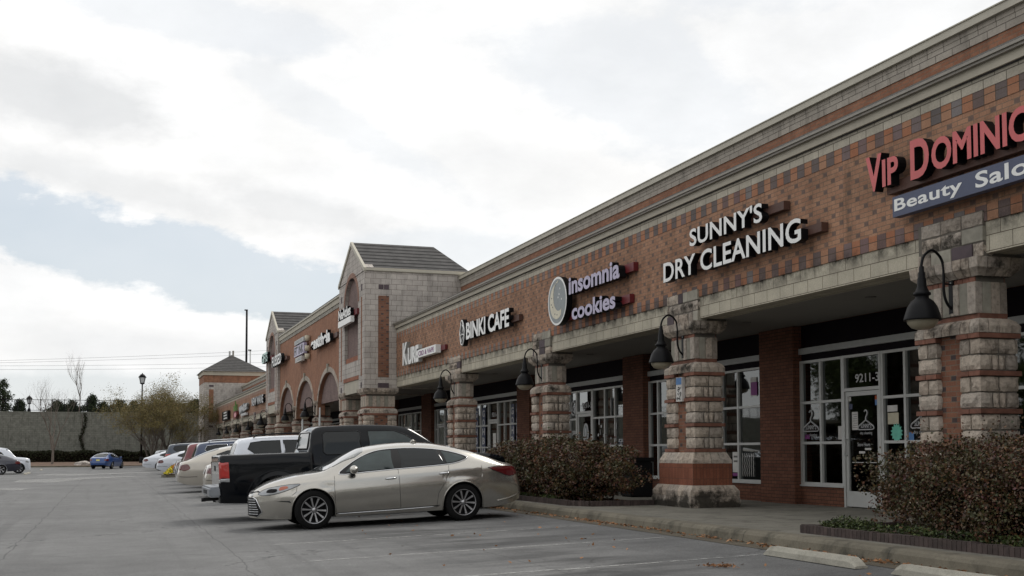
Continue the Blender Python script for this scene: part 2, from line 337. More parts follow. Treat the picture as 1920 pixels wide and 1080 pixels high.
plain('plate_white', (.6, .62, .6), .5); plain('plate_yellow', (.55, .5, .15), .5); plain('seat_cloth', (.30, .28, .24), .9)

# ------------------------------------------------------------------ mesh helpers
class MB:
    def __init__(s): s.v = []; s.f = []; s.m = []; s.mats = []; s.sm = []
    def mi(s, mat):
        if mat not in s.mats: s.mats.append(mat)
        return s.mats.index(mat)
    def add(s, vs, fs, mat, smooth=False):
        o = len(s.v); s.v.extend(tuple(p) for p in vs); k = s.mi(mat)
        for f in fs: s.f.append(tuple(i+o for i in f)); s.m.append(k); s.sm.append(smooth)
    def box(s, x0, x1, y0, y1, z0, z1, mat):
        if x0 > x1: x0, x1 = x1, x0
        if y0 > y1: y0, y1 = y1, y0
        vs = [(x, y, z) for z in (z0, z1) for y in (y0, y1) for x in (x0, x1)]
        s.add(vs, [(0, 2, 3, 1), (4, 5, 7, 6), (0, 1, 5, 4), (2, 6, 7, 3), (0, 4, 6, 2), (1, 3, 7, 5)], mat)
    def bbox(s, x0, x1, y0, y1, z0, z1, mat, b=.01):     # box with chamfered edges
        bm = bmesh.new(); bmesh.ops.create_cube(bm, size=1)
        for v in bm.verts:
            v.co = Vector((x0 if v.co.x < 0 else x1, y0 if v.co.y < 0 else y1, z0 if v.co.z < 0 else z1))
        bmesh.ops.bevel(bm, geom=bm.edges[:], offset=b, segments=2, affect='EDGES')
        s.frombm(bm, mat); bm.free()
    def frombm(s, bm, mat, smooth=False):
        bm.verts.index_update()
        s.add([v.co[:] for v in bm.verts], [tuple(v.index for v in f.verts) for f in bm.faces], mat, smooth)
    def tube(s, pts, rad, mat, n=8, cap=True, smooth=True):
        pts = [Vector(p) for p in pts]; N = len(pts)
        if not hasattr(rad, '__len__'): rad = [rad]*N
        d0 = (pts[1]-pts[0]).normalized(); up = Vector((0, 0, 1)) if abs(d0.z) < .9 else Vector((1, 0, 0))
        nrm = d0.cross(up).normalized(); vs = []
        for i, p in enumerate(pts):
            d = (pts[min(i+1, N-1)]-pts[max(i-1, 0)]).normalized()
            nrm = (nrm-d*nrm.dot(d)).normalized(); bn = d.cross(nrm)
            for k in range(n):
                a = 2*pi*k/n; vs.append(p+(nrm*cos(a)+bn*sin(a))*rad[i])
        fs = [(i*n+k, i*n+(k+1) % n, (i+1)*n+(k+1) % n, (i+1)*n+k) for i in range(N-1) for k in range(n)]
        if cap: fs += [tuple(range(n-1, -1, -1)), tuple((N-1)*n+k for k in range(n))]
        s.add(vs, fs, mat, smooth)
    def lathe(s, prof, mat, n=24, c=(0, 0, 0), axis='z', smooth=True):
        vs = []
        for r, h in prof:
            for k in range(n):
                a = 2*pi*k/n; p = (r*cos(a), r*sin(a), h)
                if axis == 'y': p = (r*cos(a), h, r*sin(a))
                if axis == 'x': p = (h, r*cos(a), r*sin(a))
                vs.append((p[0]+c[0], p[1]+c[1], p[2]+c[2]))
        N = len(prof)
        s.add(vs, [(i*n+k, i*n+(k+1) % n, (i+1)*n+(k+1) % n, (i+1)*n+k) for i in range(N-1) for k in range(n)], mat, smooth)
    def prism(s, poly, mat, fn, d0, d1):      # polygon (a,b) extruded from depth d0 to d1 through fn(a,b,d)
        n = len(poly); vs = [fn(a, b, d0) for a, b in poly]+[fn(a, b, d1) for a, b in poly]
        if n > 6:
            tv, tf = tri_poly([poly])
            for d in (d0, d1): s.add([fn(a, b, d) for a, b in tv], tf, mat)
        s.add(vs, ([tuple(range(n)), tuple(range(2*n-1, n-1, -1))] if n <= 6 else [])+[(i, i+n, (i+1) % n+n, (i+1) % n) for i in range(n)], mat)
    def build(s, name, parent=None, world=True, loc=None):
        me = bpy.data.meshes.new(name); off = Vector((0, 0, 0))
        if parent is not None and world: off = Vector(parent.get('_wl', (0, 0, 0)))
        if loc is not None: off = off+Vector(loc)
        me.from_pydata([(v[0]-off.x, v[1]-off.y, v[2]-off.z) for v in s.v], [], s.f)
        for m in s.mats: me.materials.append(MATS[m])
        me.polygons.foreach_set('material_index', s.m); me.polygons.foreach_set('use_smooth', s.sm); me.update()
        o = bpy.data.objects.new(name, me); COL.objects.link(o)
        if parent is not None: o.parent = parent
        if world: o['_wl'] = list(off)
        if loc is not None: o.location = loc
        return o
def fixn(o):       # make normals consistent and outward
    bm = bmesh.new(); bm.from_mesh(o.data); bmesh.ops.recalc_face_normals(bm, faces=bm.faces[:]); bm.to_mesh(o.data); bm.free(); return o
def tag(o, label, cat, group=None, kind=None):
    if label: o['label'] = label
    if cat: o['category'] = cat
    if group: o['group'] = group
    if kind: o['kind'] = kind
    return o
def struct(o): o['kind'] = 'structure'; return o
def empty(name, loc=(0, 0, 0), rot=(0, 0, 0)):
    o = bpy.data.objects.new(name, None); COL.objects.link(o); o.location = loc; o.rotation_euler = rot
    o.empty_display_size = .3; o['_wl'] = list(loc); return o
def ctree(o, parent=None):
    c = o.copy(); COL.objects.link(c); c.parent = parent
    for ch in list(o.children): ctree(ch, c)
    return c
def cat_rom(pts, n=6, closed=True):
    out = []; N = len(pts)
    rng = range(N) if closed else range(N-1)
    for i in rng:
        p = [pts[(i+k-1) % N] if closed else pts[max(0, min(N-1, i+k-1))] for k in range(4)]
        for j in range(n):
            t = j/n
            out.append(tuple(.5*((2*p[1][a])+(-p[0][a]+p[2][a])*t+(2*p[0][a]-5*p[1][a]+4*p[2][a]-p[3][a])*t*t+(-p[0][a]+3*p[1][a]-3*p[2][a]+p[3][a])*t**3) for a in range(len(p[1]))))
    if not closed: out.append(tuple(pts[-1]))
    return out
def tri_poly(loops, res=None):
    vs = []; es = []
    for lp in loops:
        o = len(vs); vs += [Vector(p) for p in lp]; es += [(o+i, o+(i+1) % len(lp)) for i in range(len(lp))]
    if res:
        xs = [p[0] for p in loops[0]]; zs = [p[1] for p in loops[0]]
        nx = int((max(xs)-min(xs))/res)+1; nz = int((max(zs)-min(zs))/res)+1
        for i in range(nx+1):
            for j in range(nz+1):
                vs.append(Vector((min(xs)+res*(i+.37), min(zs)+res*(j+.41))))
    rv, re, rf, _, _, _ = delaunay_2d_cdt(vs, es, [], 0, 1e-5)
    def inside(x, y):
        c = False
        for lp in loops:
            n = len(lp); j = n-1
            for i in range(n):
                if (lp[i][1] > y) != (lp[j][1] > y) and x < (lp[j][0]-lp[i][0])*(y-lp[i][1])/(lp[j][1]-lp[i][1])+lp[i][0]: c = not c
                j = i
        return c
    fs = []
    for f in rf:
        cx = sum(rv[i][0] for i in f)/len(f); cy = sum(rv[i][1] for i in f)/len(f)
        if inside(cx, cy): fs.append(tuple(f))
    return [tuple(v) for v in rv], fs
def wall_holes(mb, outer, holes, mat, X, depth, matin=None):
    """flat wall facing -X with openings; outline in (y,z)"""
    vs, fs = tri_poly([outer]+holes)
    mb.add([(X, y, z) for y, z in vs], fs, mat)
    for lp in [outer]+holes:
        n = len(lp)
        mb.add([(X, y, z) for y, z in lp]+[(X+depth, y, z) for y, z in lp], [(i, (i+1) % n, (i+1) % n+n, i+n) for i in range(n)], matin or mat)
def rock_block(mb, x0, x1, y0, y1, z0, z1, mat, rnd, amp=.030, pull=.012):
    """rock-faced stone: subdivided box, edges pulled in, faces pushed out unevenly"""
    key = {}; vs = []; fs = []
    lo = (x0, y0, z0); hi = (x1, y1, z1); sz = [hi[i]-lo[i] for i in range(3)]
    nn = [max(2, min(5, int(round(sz[i]/.075)))) for i in range(3)]
    sd = Vector((rnd.random()*50, rnd.random()*50, rnd.random()*50))
    def vid(i, j, k):
        if (i, j, k) in key: return key[(i, j, k)]
        t = [i/nn[0], j/nn[1], k/nn[2]]; p = Vector([lo[a]+sz[a]*t[a] for a in range(3)])
        idx = (i, j, k); ext = [idx[a] in (0, nn[a]) for a in range(3)]; ne = sum(ext)
        d = Vector([(0 if not ext[a] else (-1 if idx[a] == 0 else 1)) for a in range(3)])
        if ne == 1:
            h = noise.noise(p*9+sd)*.7+noise.noise(p*22+sd)*.4
            p += d*(amp*(.35+h))
        else: p -= d*pull*(.5+rnd.random()*.7)
        key[(i, j, k)] = len(vs); vs.append(p); return key[(i, j, k)]
    for a in range(3):
        b, c = (a+1) % 3, (a+2) % 3
        for sidx in (0, nn[a]):
            for i in range(nn[b]):
                for j in range(nn[c]):
                    q = []
                    for di, dj in ((0, 0), (1, 0), (1, 1), (0, 1)):
                        idx = [0, 0, 0]; idx[a] = sidx; idx[b] = i+di; idx[c] = j+dj; q.append(vid(*idx))
                    fs.append(tuple(q if sidx else q[::-1]))
    mb.add(vs, fs, mat, False)
def ring_stones(mb, rect, prof, mat, seg, rnd, gap=.006, amp=.008, sides='NESW', core=None):
    """stones round a rectangle: prof = [(outset, z)...]; each stone is an island"""
    x0, x1, y0, y1 = rect
    cs = [((x0, y0), (x1, y0), (0, -1)), ((x1, y0), (x1, y1), (1, 0)), ((x1, y1), (x0, y1), (0, 1)), ((x0, y1), (x0, y0), (-1, 0))]
    for (ax, ay), (bx, by), (nx_, ny_) in cs:
        L = abs(bx-ax)+abs(by-ay); tx, ty = (bx-ax)/L, (by-ay)/L
        n = max(2, int(round(L/seg))); cuts = [0]+[(i+rnd.uniform(-.2, .2))/n for i in range(1, n)]+[1]
        for i in range(n):
            sd = Vector((rnd.random()*40, rnd.random()*40, 3)); ns = 3; vs = []; np_ = len(prof)
            for j in range(ns+1):
                for (o, z) in prof:
                    LL = L+2*o; g0 = gap/LL if i else 0; g1 = gap/LL if i < n-1 else 0
                    t = cuts[i]+g0+(cuts[i+1]-g1-cuts[i]-g0)*j/ns
                    p = Vector((ax+nx_*o+tx*(LL*t-o), ay+ny_*o+ty*(LL*t-o), z))
                    h = noise.noise(p*12+sd)*amp if 0 < j < ns else -amp*.4
                    vs.append(p+Vector((nx_, ny_, 0))*h)
            fs = [(j*np_+k, (j+1)*np_+k, (j+1)*np_+k+1, j*np_+k+1) for j in range(ns) for k in range(np_-1)]
            # ends and back
            o0 = len(vs)
            for j in (0, ns):
                for (o, z) in (prof[0], prof[-1]):
                    LL = L+2*o; g0 = gap/LL if i else 0; g1 = gap/LL if i < n-1 else 0
                    t = cuts[i]+g0 if j == 0 else cuts[i+1]-g1
                    vs.append(Vector((ax+nx_*(o-.06)+tx*(LL*t-o), ay+ny_*(o-.06)+ty*(LL*t-o), z)))
            fs += [tuple([k for k in range(np_)]+[o0+1, o0]), tuple([ns*np_+k for k in range(np_-1, -1, -1)]+[o0+2, o0+3])]
            fs += [(np_-1, np_-1+np_, 2*np_-1+np_, 3*np_-1+np_, o0+3, o0+1)]
            mb.add(vs, fs, mat, False)
    if core:
        o = core
        mb.box(x0-min(prof[0][0], prof[-1][0])+o, x1+min(prof[0][0], prof[-1][0])-o, y0-min(prof[0][0], prof[-1][0])+o, y1+min(prof[0][0], prof[-1][0])-o, prof[0][1]+.001, prof[-1][1]-.001, 'column_mortar')
def text_mesh(txt, offset=0.0, extr=.02, space=1.0, spacing_size=None):
    cu = bpy.data.curves.new('t', 'FONT'); cu.body = txt; cu.extrude = extr; cu.offset = offset; cu.space_character = space; cu.resolution_u = 4
    if spacing_size:
        for i, sc in enumerate(spacing_size): cu.body_format[i].use_small_caps = sc
        cu.small_caps_scale = .76
    o = bpy.data.objects.new('t', cu); COL.objects.link(o)
    dg = bpy.context.evaluated_depsgraph_get(); me = bpy.data.meshes.new_from_object(o.evaluated_get(dg))
    vs = [v.co.copy() for v in me.vertices]; fs = [tuple(p.vertices) for p in me.polygons]; nz = [p.normal.z for p in me.polygons]
    bpy.data.objects.remove(o); bpy.data.curves.remove(cu); bpy.data.meshes.remove(me)
    return vs, fs, nz
def put_text(mb, txt, y0, y1, z0, z1, X, depth, face, side, offset=.02, space=1.0, small=None, slant=0.0, rim=None):
    """lettering facing -X; left end at y0 (larger), right end at y1; face plane at X, can reaching back by depth"""
    vs, fs, nz = text_mesh(txt, offset, .5, space, small)
    ax, bx = min(v.x for v in vs), max(v.x for v in vs); az, bz = min(v.y for v in vs), max(v.y for v in vs)
    def mp(v, d):
        return (X+d, y0+(v.x-ax)/(bx-ax)*(y1-y0), z0+(v.y-az)/(bz-az)*(z1-z0)+slant*(v.x-ax)/(bx-ax))
    fr = [f for f, n in zip(fs, nz) if n > .5]; sd = [f for f, n in zip(fs, nz) if n <= .5]
    mb.add([mp(v, 0 if v.z > 0 else depth) for v in vs], fr, face); mb.add([mp(v, 0.001 if v.z > 0 else depth) for v in vs], sd, side)
def lotz(x): return -.15-.035*(7.5-max(0.0, min(x, 7.5)))
def leaves(mb, pts, size, mat, rnd, flat=.0, wd=.45):
    vs = []; fs = []
    for p in pts:
        s = size*rnd.uniform(.6, 1.35)
        a = Vector((rnd.gauss(0, 1), rnd.gauss(0, 1), rnd.gauss(0, 1)*(1-flat))).normalized()
        b = a.cross(Vector((rnd.gauss(0, 1), rnd.gauss(0, 1), rnd.gauss(0, 1)))).normalized()
        o = len(vs); vs += [p-a*s, p+b*s*wd, p+a*s, p-b*s*wd]; fs.append((o, o+1, o+2, o+3))
    mb.add(vs, fs, mat)

# ------------------------------------------------------------------ ground, lot, kerb, walk
rnd = random.Random(7)
mb = MB(); mb.add([(-900, -300, -.9), (900, -300, -.9), (900, 1500, -.9), (-900, 1500, -.9)], [(0, 1, 2, 3)], 'ground_soil'); struct(mb.build('ground'))
mb = MB(); xs = [-70, -20, 0, 1.25, 2.5, 3.75, 5, 6.25, 7.5]; ys = [-30+4*i for i in range(42)]
vs = [(x, y, lotz(x) if x < 7.5 else -.15) for y in ys for x in xs]; n = len(xs)
mb.add(vs, [(j*n+i, j*n+i+1, (j+1)*n+i+1, (j+1)*n+i) for j in range(len(ys)-1) for i in range(n-1)], 'asphalt')
struct(mb.build('parking_lot'))
Y0, Y1 = -6.0, 133.0
mb = MB()
mb.add([(7.48, Y0, -.146), (7.86, Y0, -.155), (7.86, Y1, -.155), (7.48, Y1, -.146)], [(0, 1, 2, 3)], 'gutter_pan'); struct(mb.build('gutter'))
mb = MB(); prof = [(7.84, -.3), (7.84, -.14), (7.86, -.05), (7.885, -.015), (7.92, .004), (8.10, .006), (8.10, -.3)]
ysg = [Y0+1.5*i for i in range(int((Y1-Y0)/1.5)+1)]; vs = []
for y in ysg:
    for x, z in prof: vs.append((x+noise.noise(Vector((0, y*1.3, z)))*.01, y, z+noise.noise(Vector((5, y*1.7, z)))*.006))
n = len(prof); mb.add(vs, [(j*n+i, (j+1)*n+i, (j+1)*n+i+1, j*n+i+1) for j in range(len(ysg)-1) for i in range(n-1)], 'curb_concrete', False); struct(mb.build('kerb'))
mb = MB(); mb.box(8.1, 13.3, Y0, Y1, -.3, 0.0, 'walk_concrete'); struct(mb.build('walkway'))
# stall lines (worn paint), slightly above the asphalt
def lotquad(mb, pts, mat, h=.005): mb.add([(x, y, (lotz(x) if x < 7.5 else -.15)+h) for x, y in pts], [tuple(range(len(pts)))], mat)
lines = MB()
for k in range(44):
    y = 9.25+2.82*k
    if 66 < y < 69.5: continue
    for x0, x1 in ((2.3, 4.6), (4.62, 7.3)): lotquad(lines, [(x0, y-.045), (x1, y+.01), (x1, y+.10), (x0, y+.045)], 'worn_paint')
for k in range(20):
    y = 42+2.8*k
    lotquad(lines, [(-8.0, y), (-5.6, y), (-5.6, y+.1), (-8.0, y+.1)], 'worn_paint')
struct(lines.build('stall_markings'))
ar = MB()
for pts in ([(-4.5, 63), (-2.6, 62), (-1.0, 70), (1.5, 72), (1.5, 74), (-2, 73), (-4.5, 68)], [(-4.6, 82), (-2.2, 80), (2.6, 84), (2.6, 87), (-1.0, 86), (-4.0, 87)], [(-4.6, 50), (-3.2, 49.5), (-3.0, 52), (-4.4, 52.5)]):
    lotquad(ar, pts, 'worn_paint', .006)
struct(ar.build('lane_markings'))
# wheel stops
def wheel_stop(x, y0, y1, z, label):
    mb = MB(); L = y1-y0; pr = [(-.08, 0), (-.075, .06), (-.05, .105), (.05, .105), (.075, .06), (.08, 0)]; n = len(pr)
    vs = []
    sts = [(0, .25), (.04, .62), (.12, 1), (L*.33, 1.02), (L*.66, .98), (L-.12, 1), (L-.04, .62), (L, .25)]
    for a, k in sts:
        for px, pz in pr: vs.append((px+noise.noise(Vector((a*3, px*9, pz*5)))*.006, a-L/2, pz*k))
    fs = [(j*n+i, (j+1)*n+i, (j+1)*n+i+1, j*n+i+1) for j in range(len(sts)-1) for i in range(n-1)]
    fs += [tuple(range(n)), tuple(range((len(sts)-1)*n+n-1, (len(sts)-1)*n-1, -1))]
    mb.add(vs, fs, 'stop_concrete'); o = mb.build('wheel_stop', None); fixn(o); o.location = (x, (y0+y1)/2, z)
    return tag(o, label, 'wheel stop', 'concrete wheel stops by the kerb')
wheel_stop(7.22, 10.28, 12.05, -.155, 'pale concrete wheel stop lying before the kerb, seen whole, left of the cropped one')
wheel_stop(7.24, 7.9, 9.72, -.155, 'pale concrete wheel stop cut off by the bottom edge of the picture')
for k, y in enumerate((47.2, 50, 75.5)): wheel_stop(-5.3+0.0*k, y+41-k*6.0, y+42.8-k*6.0, -.4125, ['low concrete stop beneath the dark sedan at far left', 'low concrete stop on the lane side of the far left row', 'low concrete stop near the nose of the far white suv'][k]) if k < 3 else None
# leaves and grit lying in the gutter
mb = MB(); pts = []
for i in range(1000):
    y = rnd.uniform(8, 34); x = 7.86-abs(rnd.gauss(0, .13)); pts.append(Vector((x, y, -.140+rnd.random()*.02)))
for i in range(70): x = rnd.uniform(3, 7.4); pts.append(Vector((x, rnd.uniform(9, 26), lotz(x)+.012)))
for i in range(60):
    a, b = rnd.gauss(0, .10), rnd.gauss(0, .10); pts.append(Vector((6.15+a, 11.3+b, lotz(6.15)+.02)))
leaves(mb, pts, .028, 'dry_leaf', rnd, .75); tag(mb.build('leaf_litter'), 'scattered dry brown leaves and grit along the gutter', 'leaf litter', kind='stuff')

# ------------------------------------------------------------------ columns
def make_column(parent, dx, dy, name='column', full=True, rc_front=True, rc_side=False, s=7):
    """local origin at the near street corner; x to the shops, y away"""
    r = random.Random(s); mb = MB(); q = .40 if full else min(.3, dy/2-.001)
    recess = full
    def courses(z0, k):
        z1 = z0+.2032; st = 'column_stone'; e = .004
        for fy in (0, 1):
            Y = (lambda a: a) if fy == 0 else (lambda a: dy-a)
            for fx in (0, 1):
                X = (lambda a: a) if fx == 0 else (lambda a: dx-a)
                xs_, ys_ = (dx/2 if not rc_side else .38), q
                if not recess: ys_ = dy/2
                def rb(xa, xb, ya, yb):
                    a, b = sorted((X(xa), X(xb))); c, d = sorted((Y(ya), Y(yb)))
                    rock_block(mb, a+e, b-e, c+e, d-e, z0+e, z1-e, st, r)
                if k % 2 == 0: rb(0, .2 if xs_ < .35 else .22, 0, ys_); rb(.2 if xs_ < .35 else .22, xs_, 0, ys_*.8)
                else: rb(0, xs_, 0, ys_*.5); rb(0, .2, ys_*.5, ys_)
    zs = [1.088, 1.291, 1.563, 1.766, 2.038, 2.241]
    for k, z in enumerate(zs): courses(z, k)
    bands = [1.02, 1.494, 1.969, 2.444]
    for z in bands:
        for (a, b) in (((-.02, q+.008), (dy-q-.008, dy+.02)) if recess else ((-.02, dy+.02),)):
            n = max(1, int((b-a)/.2)); 
            for i in range(n):
                mb.bbox(-.02, dx+.02, a+(b-a)*i/n+.003, a+(b-a)*(i+1)/n-.003, z+.002, z+.064, 'band_brick', .004)
    # core
    if recess:
        mb.box(.03, dx-.03, .03, q-.02, 1.0, 2.51, 'column_mortar'); mb.box(.03, dx-.03, dy-q+.02, dy-.03, 1.0, 2.51, 'column_mortar')
        mb.box(.075, dx-.075, q-.021, dy-q+.021, 1.0, 2.51, 'brick_recess')
        if rc_side: mb.box(.37, dx-.37, .015, dy-.015, 1.0, 2.51, 'brick_recess')
    else: mb.box(.03, dx-.03, .03, dy-.03, 1.0, 2.51, 'column_mortar')
    col = mb.build(name, parent, world=False)
    b = MB(); rect = (0, dx, 0, dy)
    ring_stones(b, rect, [(.20, .0), (.215, .10), (.20, .2)], 'column_stone', .40, r, amp=.014, core=.03)
    ring_stones(b, rect, [(.20, .205), (.20, .30), (.125, .408)], 'column_stone', .19, r, amp=.010, core=.03)
    b.box(-.10, dx+.10, -.10, dy+.10, .409, .81, 'red_soldier')
    ring_stones(b, rect, [(.10, .812), (.10, .87), (.025, 1.015)], 'column_stone', .17, r, amp=.010, core=.03)
    b.build('pedestal', col, world=False)
    c = MB()
    ring_stones(c, rect, [(.02, 2.512), (.02, 2.60), (-.015, 2.66), (-.075, 2.70)], 'column_stone', .17, r, amp=.008, core=.05)
    c.box(-.0+.09, dx-.09, .09, dy-.09, 2.69, 2.765, 'band_brick')
    x0, x1, y0, y1 = .07, dx-.07, .12, dy-.12
    # neck of upright slabs
    n = max(2, int(round((y1-y0)/.16)))
    for i in range(n):
        a, bb = y0+(y1-y0)*i/n, y0+(y1-y0)*(i+1)/n; k = 'neck_panel' if i % 2 else 'column_stone'; o = 0 if i % 2 else .012
        c.bbox(x0-o, x0+.1, a+.003, bb-.003, 2.766, 3.17, k, .006); c.bbox(x1-.1, x1+o, a+.003, bb-.003, 2.766, 3.17, k, .006)
    n = max(2, int(round((x1-x0-.2)/.16)))
    for i in range(n):
        a, bb = x0+.1+(x1-x0-.2)*i/n, x0+.1+(x1-x0-.2)*(i+1)/n; k = 'neck_panel' if i % 2 == 0 else 'column_stone'
        c.bbox(a+.003, bb-.003, y0-.001, y0+.1, 2.766, 3.17, k, .006); c.bbox(a+.003, bb-.003, y1-.1, y1+.001, 2.766, 3.17, k, .006)
    c.box(x0+.02, x1-.02, y0+.02, y1-.02, 2.76, 3.235, 'column_mortar')
    for i in range(8): 
        a = y0+.02+(y1-y0-.04)*i/8; c.box(x0+.005, x1-.005, a+.004, a+(y1-y0-.04)/8-.004, 3.172, 3.232, 'band_brick')
    ring_stones(c, rect, [(-.05, 3.235), (.045, 3.33), (.06, 3.46)], 'column_stone', .16, r, amp=.010, core=.05)
    c.build('capital', col, world=False)
    return col
masonry('brick_recess', .2032, .0677, (.27, .125, .078), (.20, .088, .056), (.19, .15, .115), pattern='headers', dark=(.07, .055, .055))

mall = empty('shopping_centre', (11.6, 60, 0))
tag(mall, 'long low brick and stone strip shopping centre with arcade columns and gabled towers', 'building')
MW = Vector((11.6, 60, 0))
def at(o, x, y, z=0): o.location = Vector((x, y, z))-MW; return o
col0 = at(make_column(mall, .61, 1.21), 10.24, 12.04)
col_y = [19.64, 27.42, 35.4, 81.6, 90.1, 99.0, 107.3, 115.6, 4.4]
def copy_part(o, parent):
    c = o.copy(); COL.objects.link(c); c.parent = parent
    for ch in list(o.children):
        d = ch.copy(); COL.objects.link(d); d.parent = c
    return c
for y in col_y[:-1]: at(copy_part(col0, mall), 10.24, y)
tcol = at(make_column(mall, 1.25, 1.25, rc_side=True, s=11), 9.12, 44.16)
pier0 = at(make_column(mall, .8, .8, full=False, s=5), 9.16, 55.8)
for y in (48.3, 68.75): at(copy_part(tcol, mall), 9.12, y-.15 if y < 50 else y)
at(copy_part(tcol, mall), 9.12, 72.9)
for y in (62.5,): at(copy_part(pier0, mall), 9.16, y)

# ------------------------------------------------------------------ arcade wall of the low wings
def wing(y0, y1, cols):
    w = MB()
    w.box(10.36, 10.80, y0, y1, 3.505, 3.905, 'block_beam'); w.build('beam', mall)
    w = MB(); w.box(10.335, 10.80, y0, y1, 3.905, 4.112, 'soldier_band'); w.box(10.34, 10.80, y0, y1, 4.112, 5.37, 'brick_field'); w.box(10.332, 10.80, y0, y1, 5.37, 5.575, 'soldier_top')
    w.box(10.325, 10.80, y0, y1, 5.575, 5.735, 'block_course'); w.build('brick_wall', mall)
    w = MB(); w.box(10.29, 10.80, y0, y1, 5.735, 5.745, 'gutter_dark'); w.box(10.26, 10.80, y0, y1, 5.745, 5.865, 'stucco')
    w.box(10.20, 10.80, y0, y1, 5.865, 5.90, 'gutter_metal'); w.box(10.17, 10.80, y0, y1, 5.90, 5.94, 'gutter_metal'); w.build('cornice', mall)
    w = MB(); w.add([(10.17, y0, 5.945), (12.92, y0, 7.29), (12.92, y1, 7.29), (10.17, y1, 5.945)], [(0, 1, 2, 3)], 'roof_tile'); w.build('roof', mall)
    w = MB(); w.box(12.9, 13.3, y0, y1, 3.51, 7.46, 'brick_plain'); w.box(12.88, 13.3, y0, y1, 7.46, 7.665, 'block_parapet'); w.box(12.87, 13.3, y0, y1, 7.665, 7.745, 'block_parapet')
    w.box(12.80, 13.4, y0, y1, 7.745, 7.87, 'coping'); w.box(12.78, 13.42, y0, y1, 7.87, 7.89, 'coping'); w.build('parapet', mall)
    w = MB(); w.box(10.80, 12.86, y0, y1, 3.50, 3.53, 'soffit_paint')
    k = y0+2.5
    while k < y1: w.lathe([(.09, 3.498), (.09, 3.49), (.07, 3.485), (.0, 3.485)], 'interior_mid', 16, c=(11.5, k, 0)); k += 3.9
    w.build('soffit', mall)
    # mixed blocks above each capital
    r = random.Random(3)
    for yc in cols:
        w = MB(); 
        rows = [(3.462, .195, 6), (3.66, .195, 6), (3.858, .195, 5)]
        w.box(10.32, 10.9, yc-.02, yc+1.23, 3.46, 4.05, 'column_mortar')
        for z, h, nb in rows:
            y = yc-.03
            while y < yc+1.2:
                L = min(r.choice((.2, .4, .4)), yc+1.25-y)
                k = r.choice(('column_stone', 'column_stone', 'column_stone', 'neck_panel', 'column_stone', 'quoin_dark'))
                if L > .08:
                    if k == 'column_stone': rock_block(w, 10.30, 10.5, y+.004, y+L-.004, z+.004, z+h-.004, k, r)
                    else: w.bbox(10.305, 10.5, y+.004, y+L-.004, z+.004, z+h-.004, k, .005)
                y += L
        w.build('quoin_blocks', mall)
plain('quoin_dark', (.075, .055, .062), .8, var=.2, island=.2)
wing(-6.0, 44.16, [12.04, 19.64, 27.42, 35.4])
wing(74.3, 124.5, [81.6, 90.1, 99.0, 107.3, 115.6])

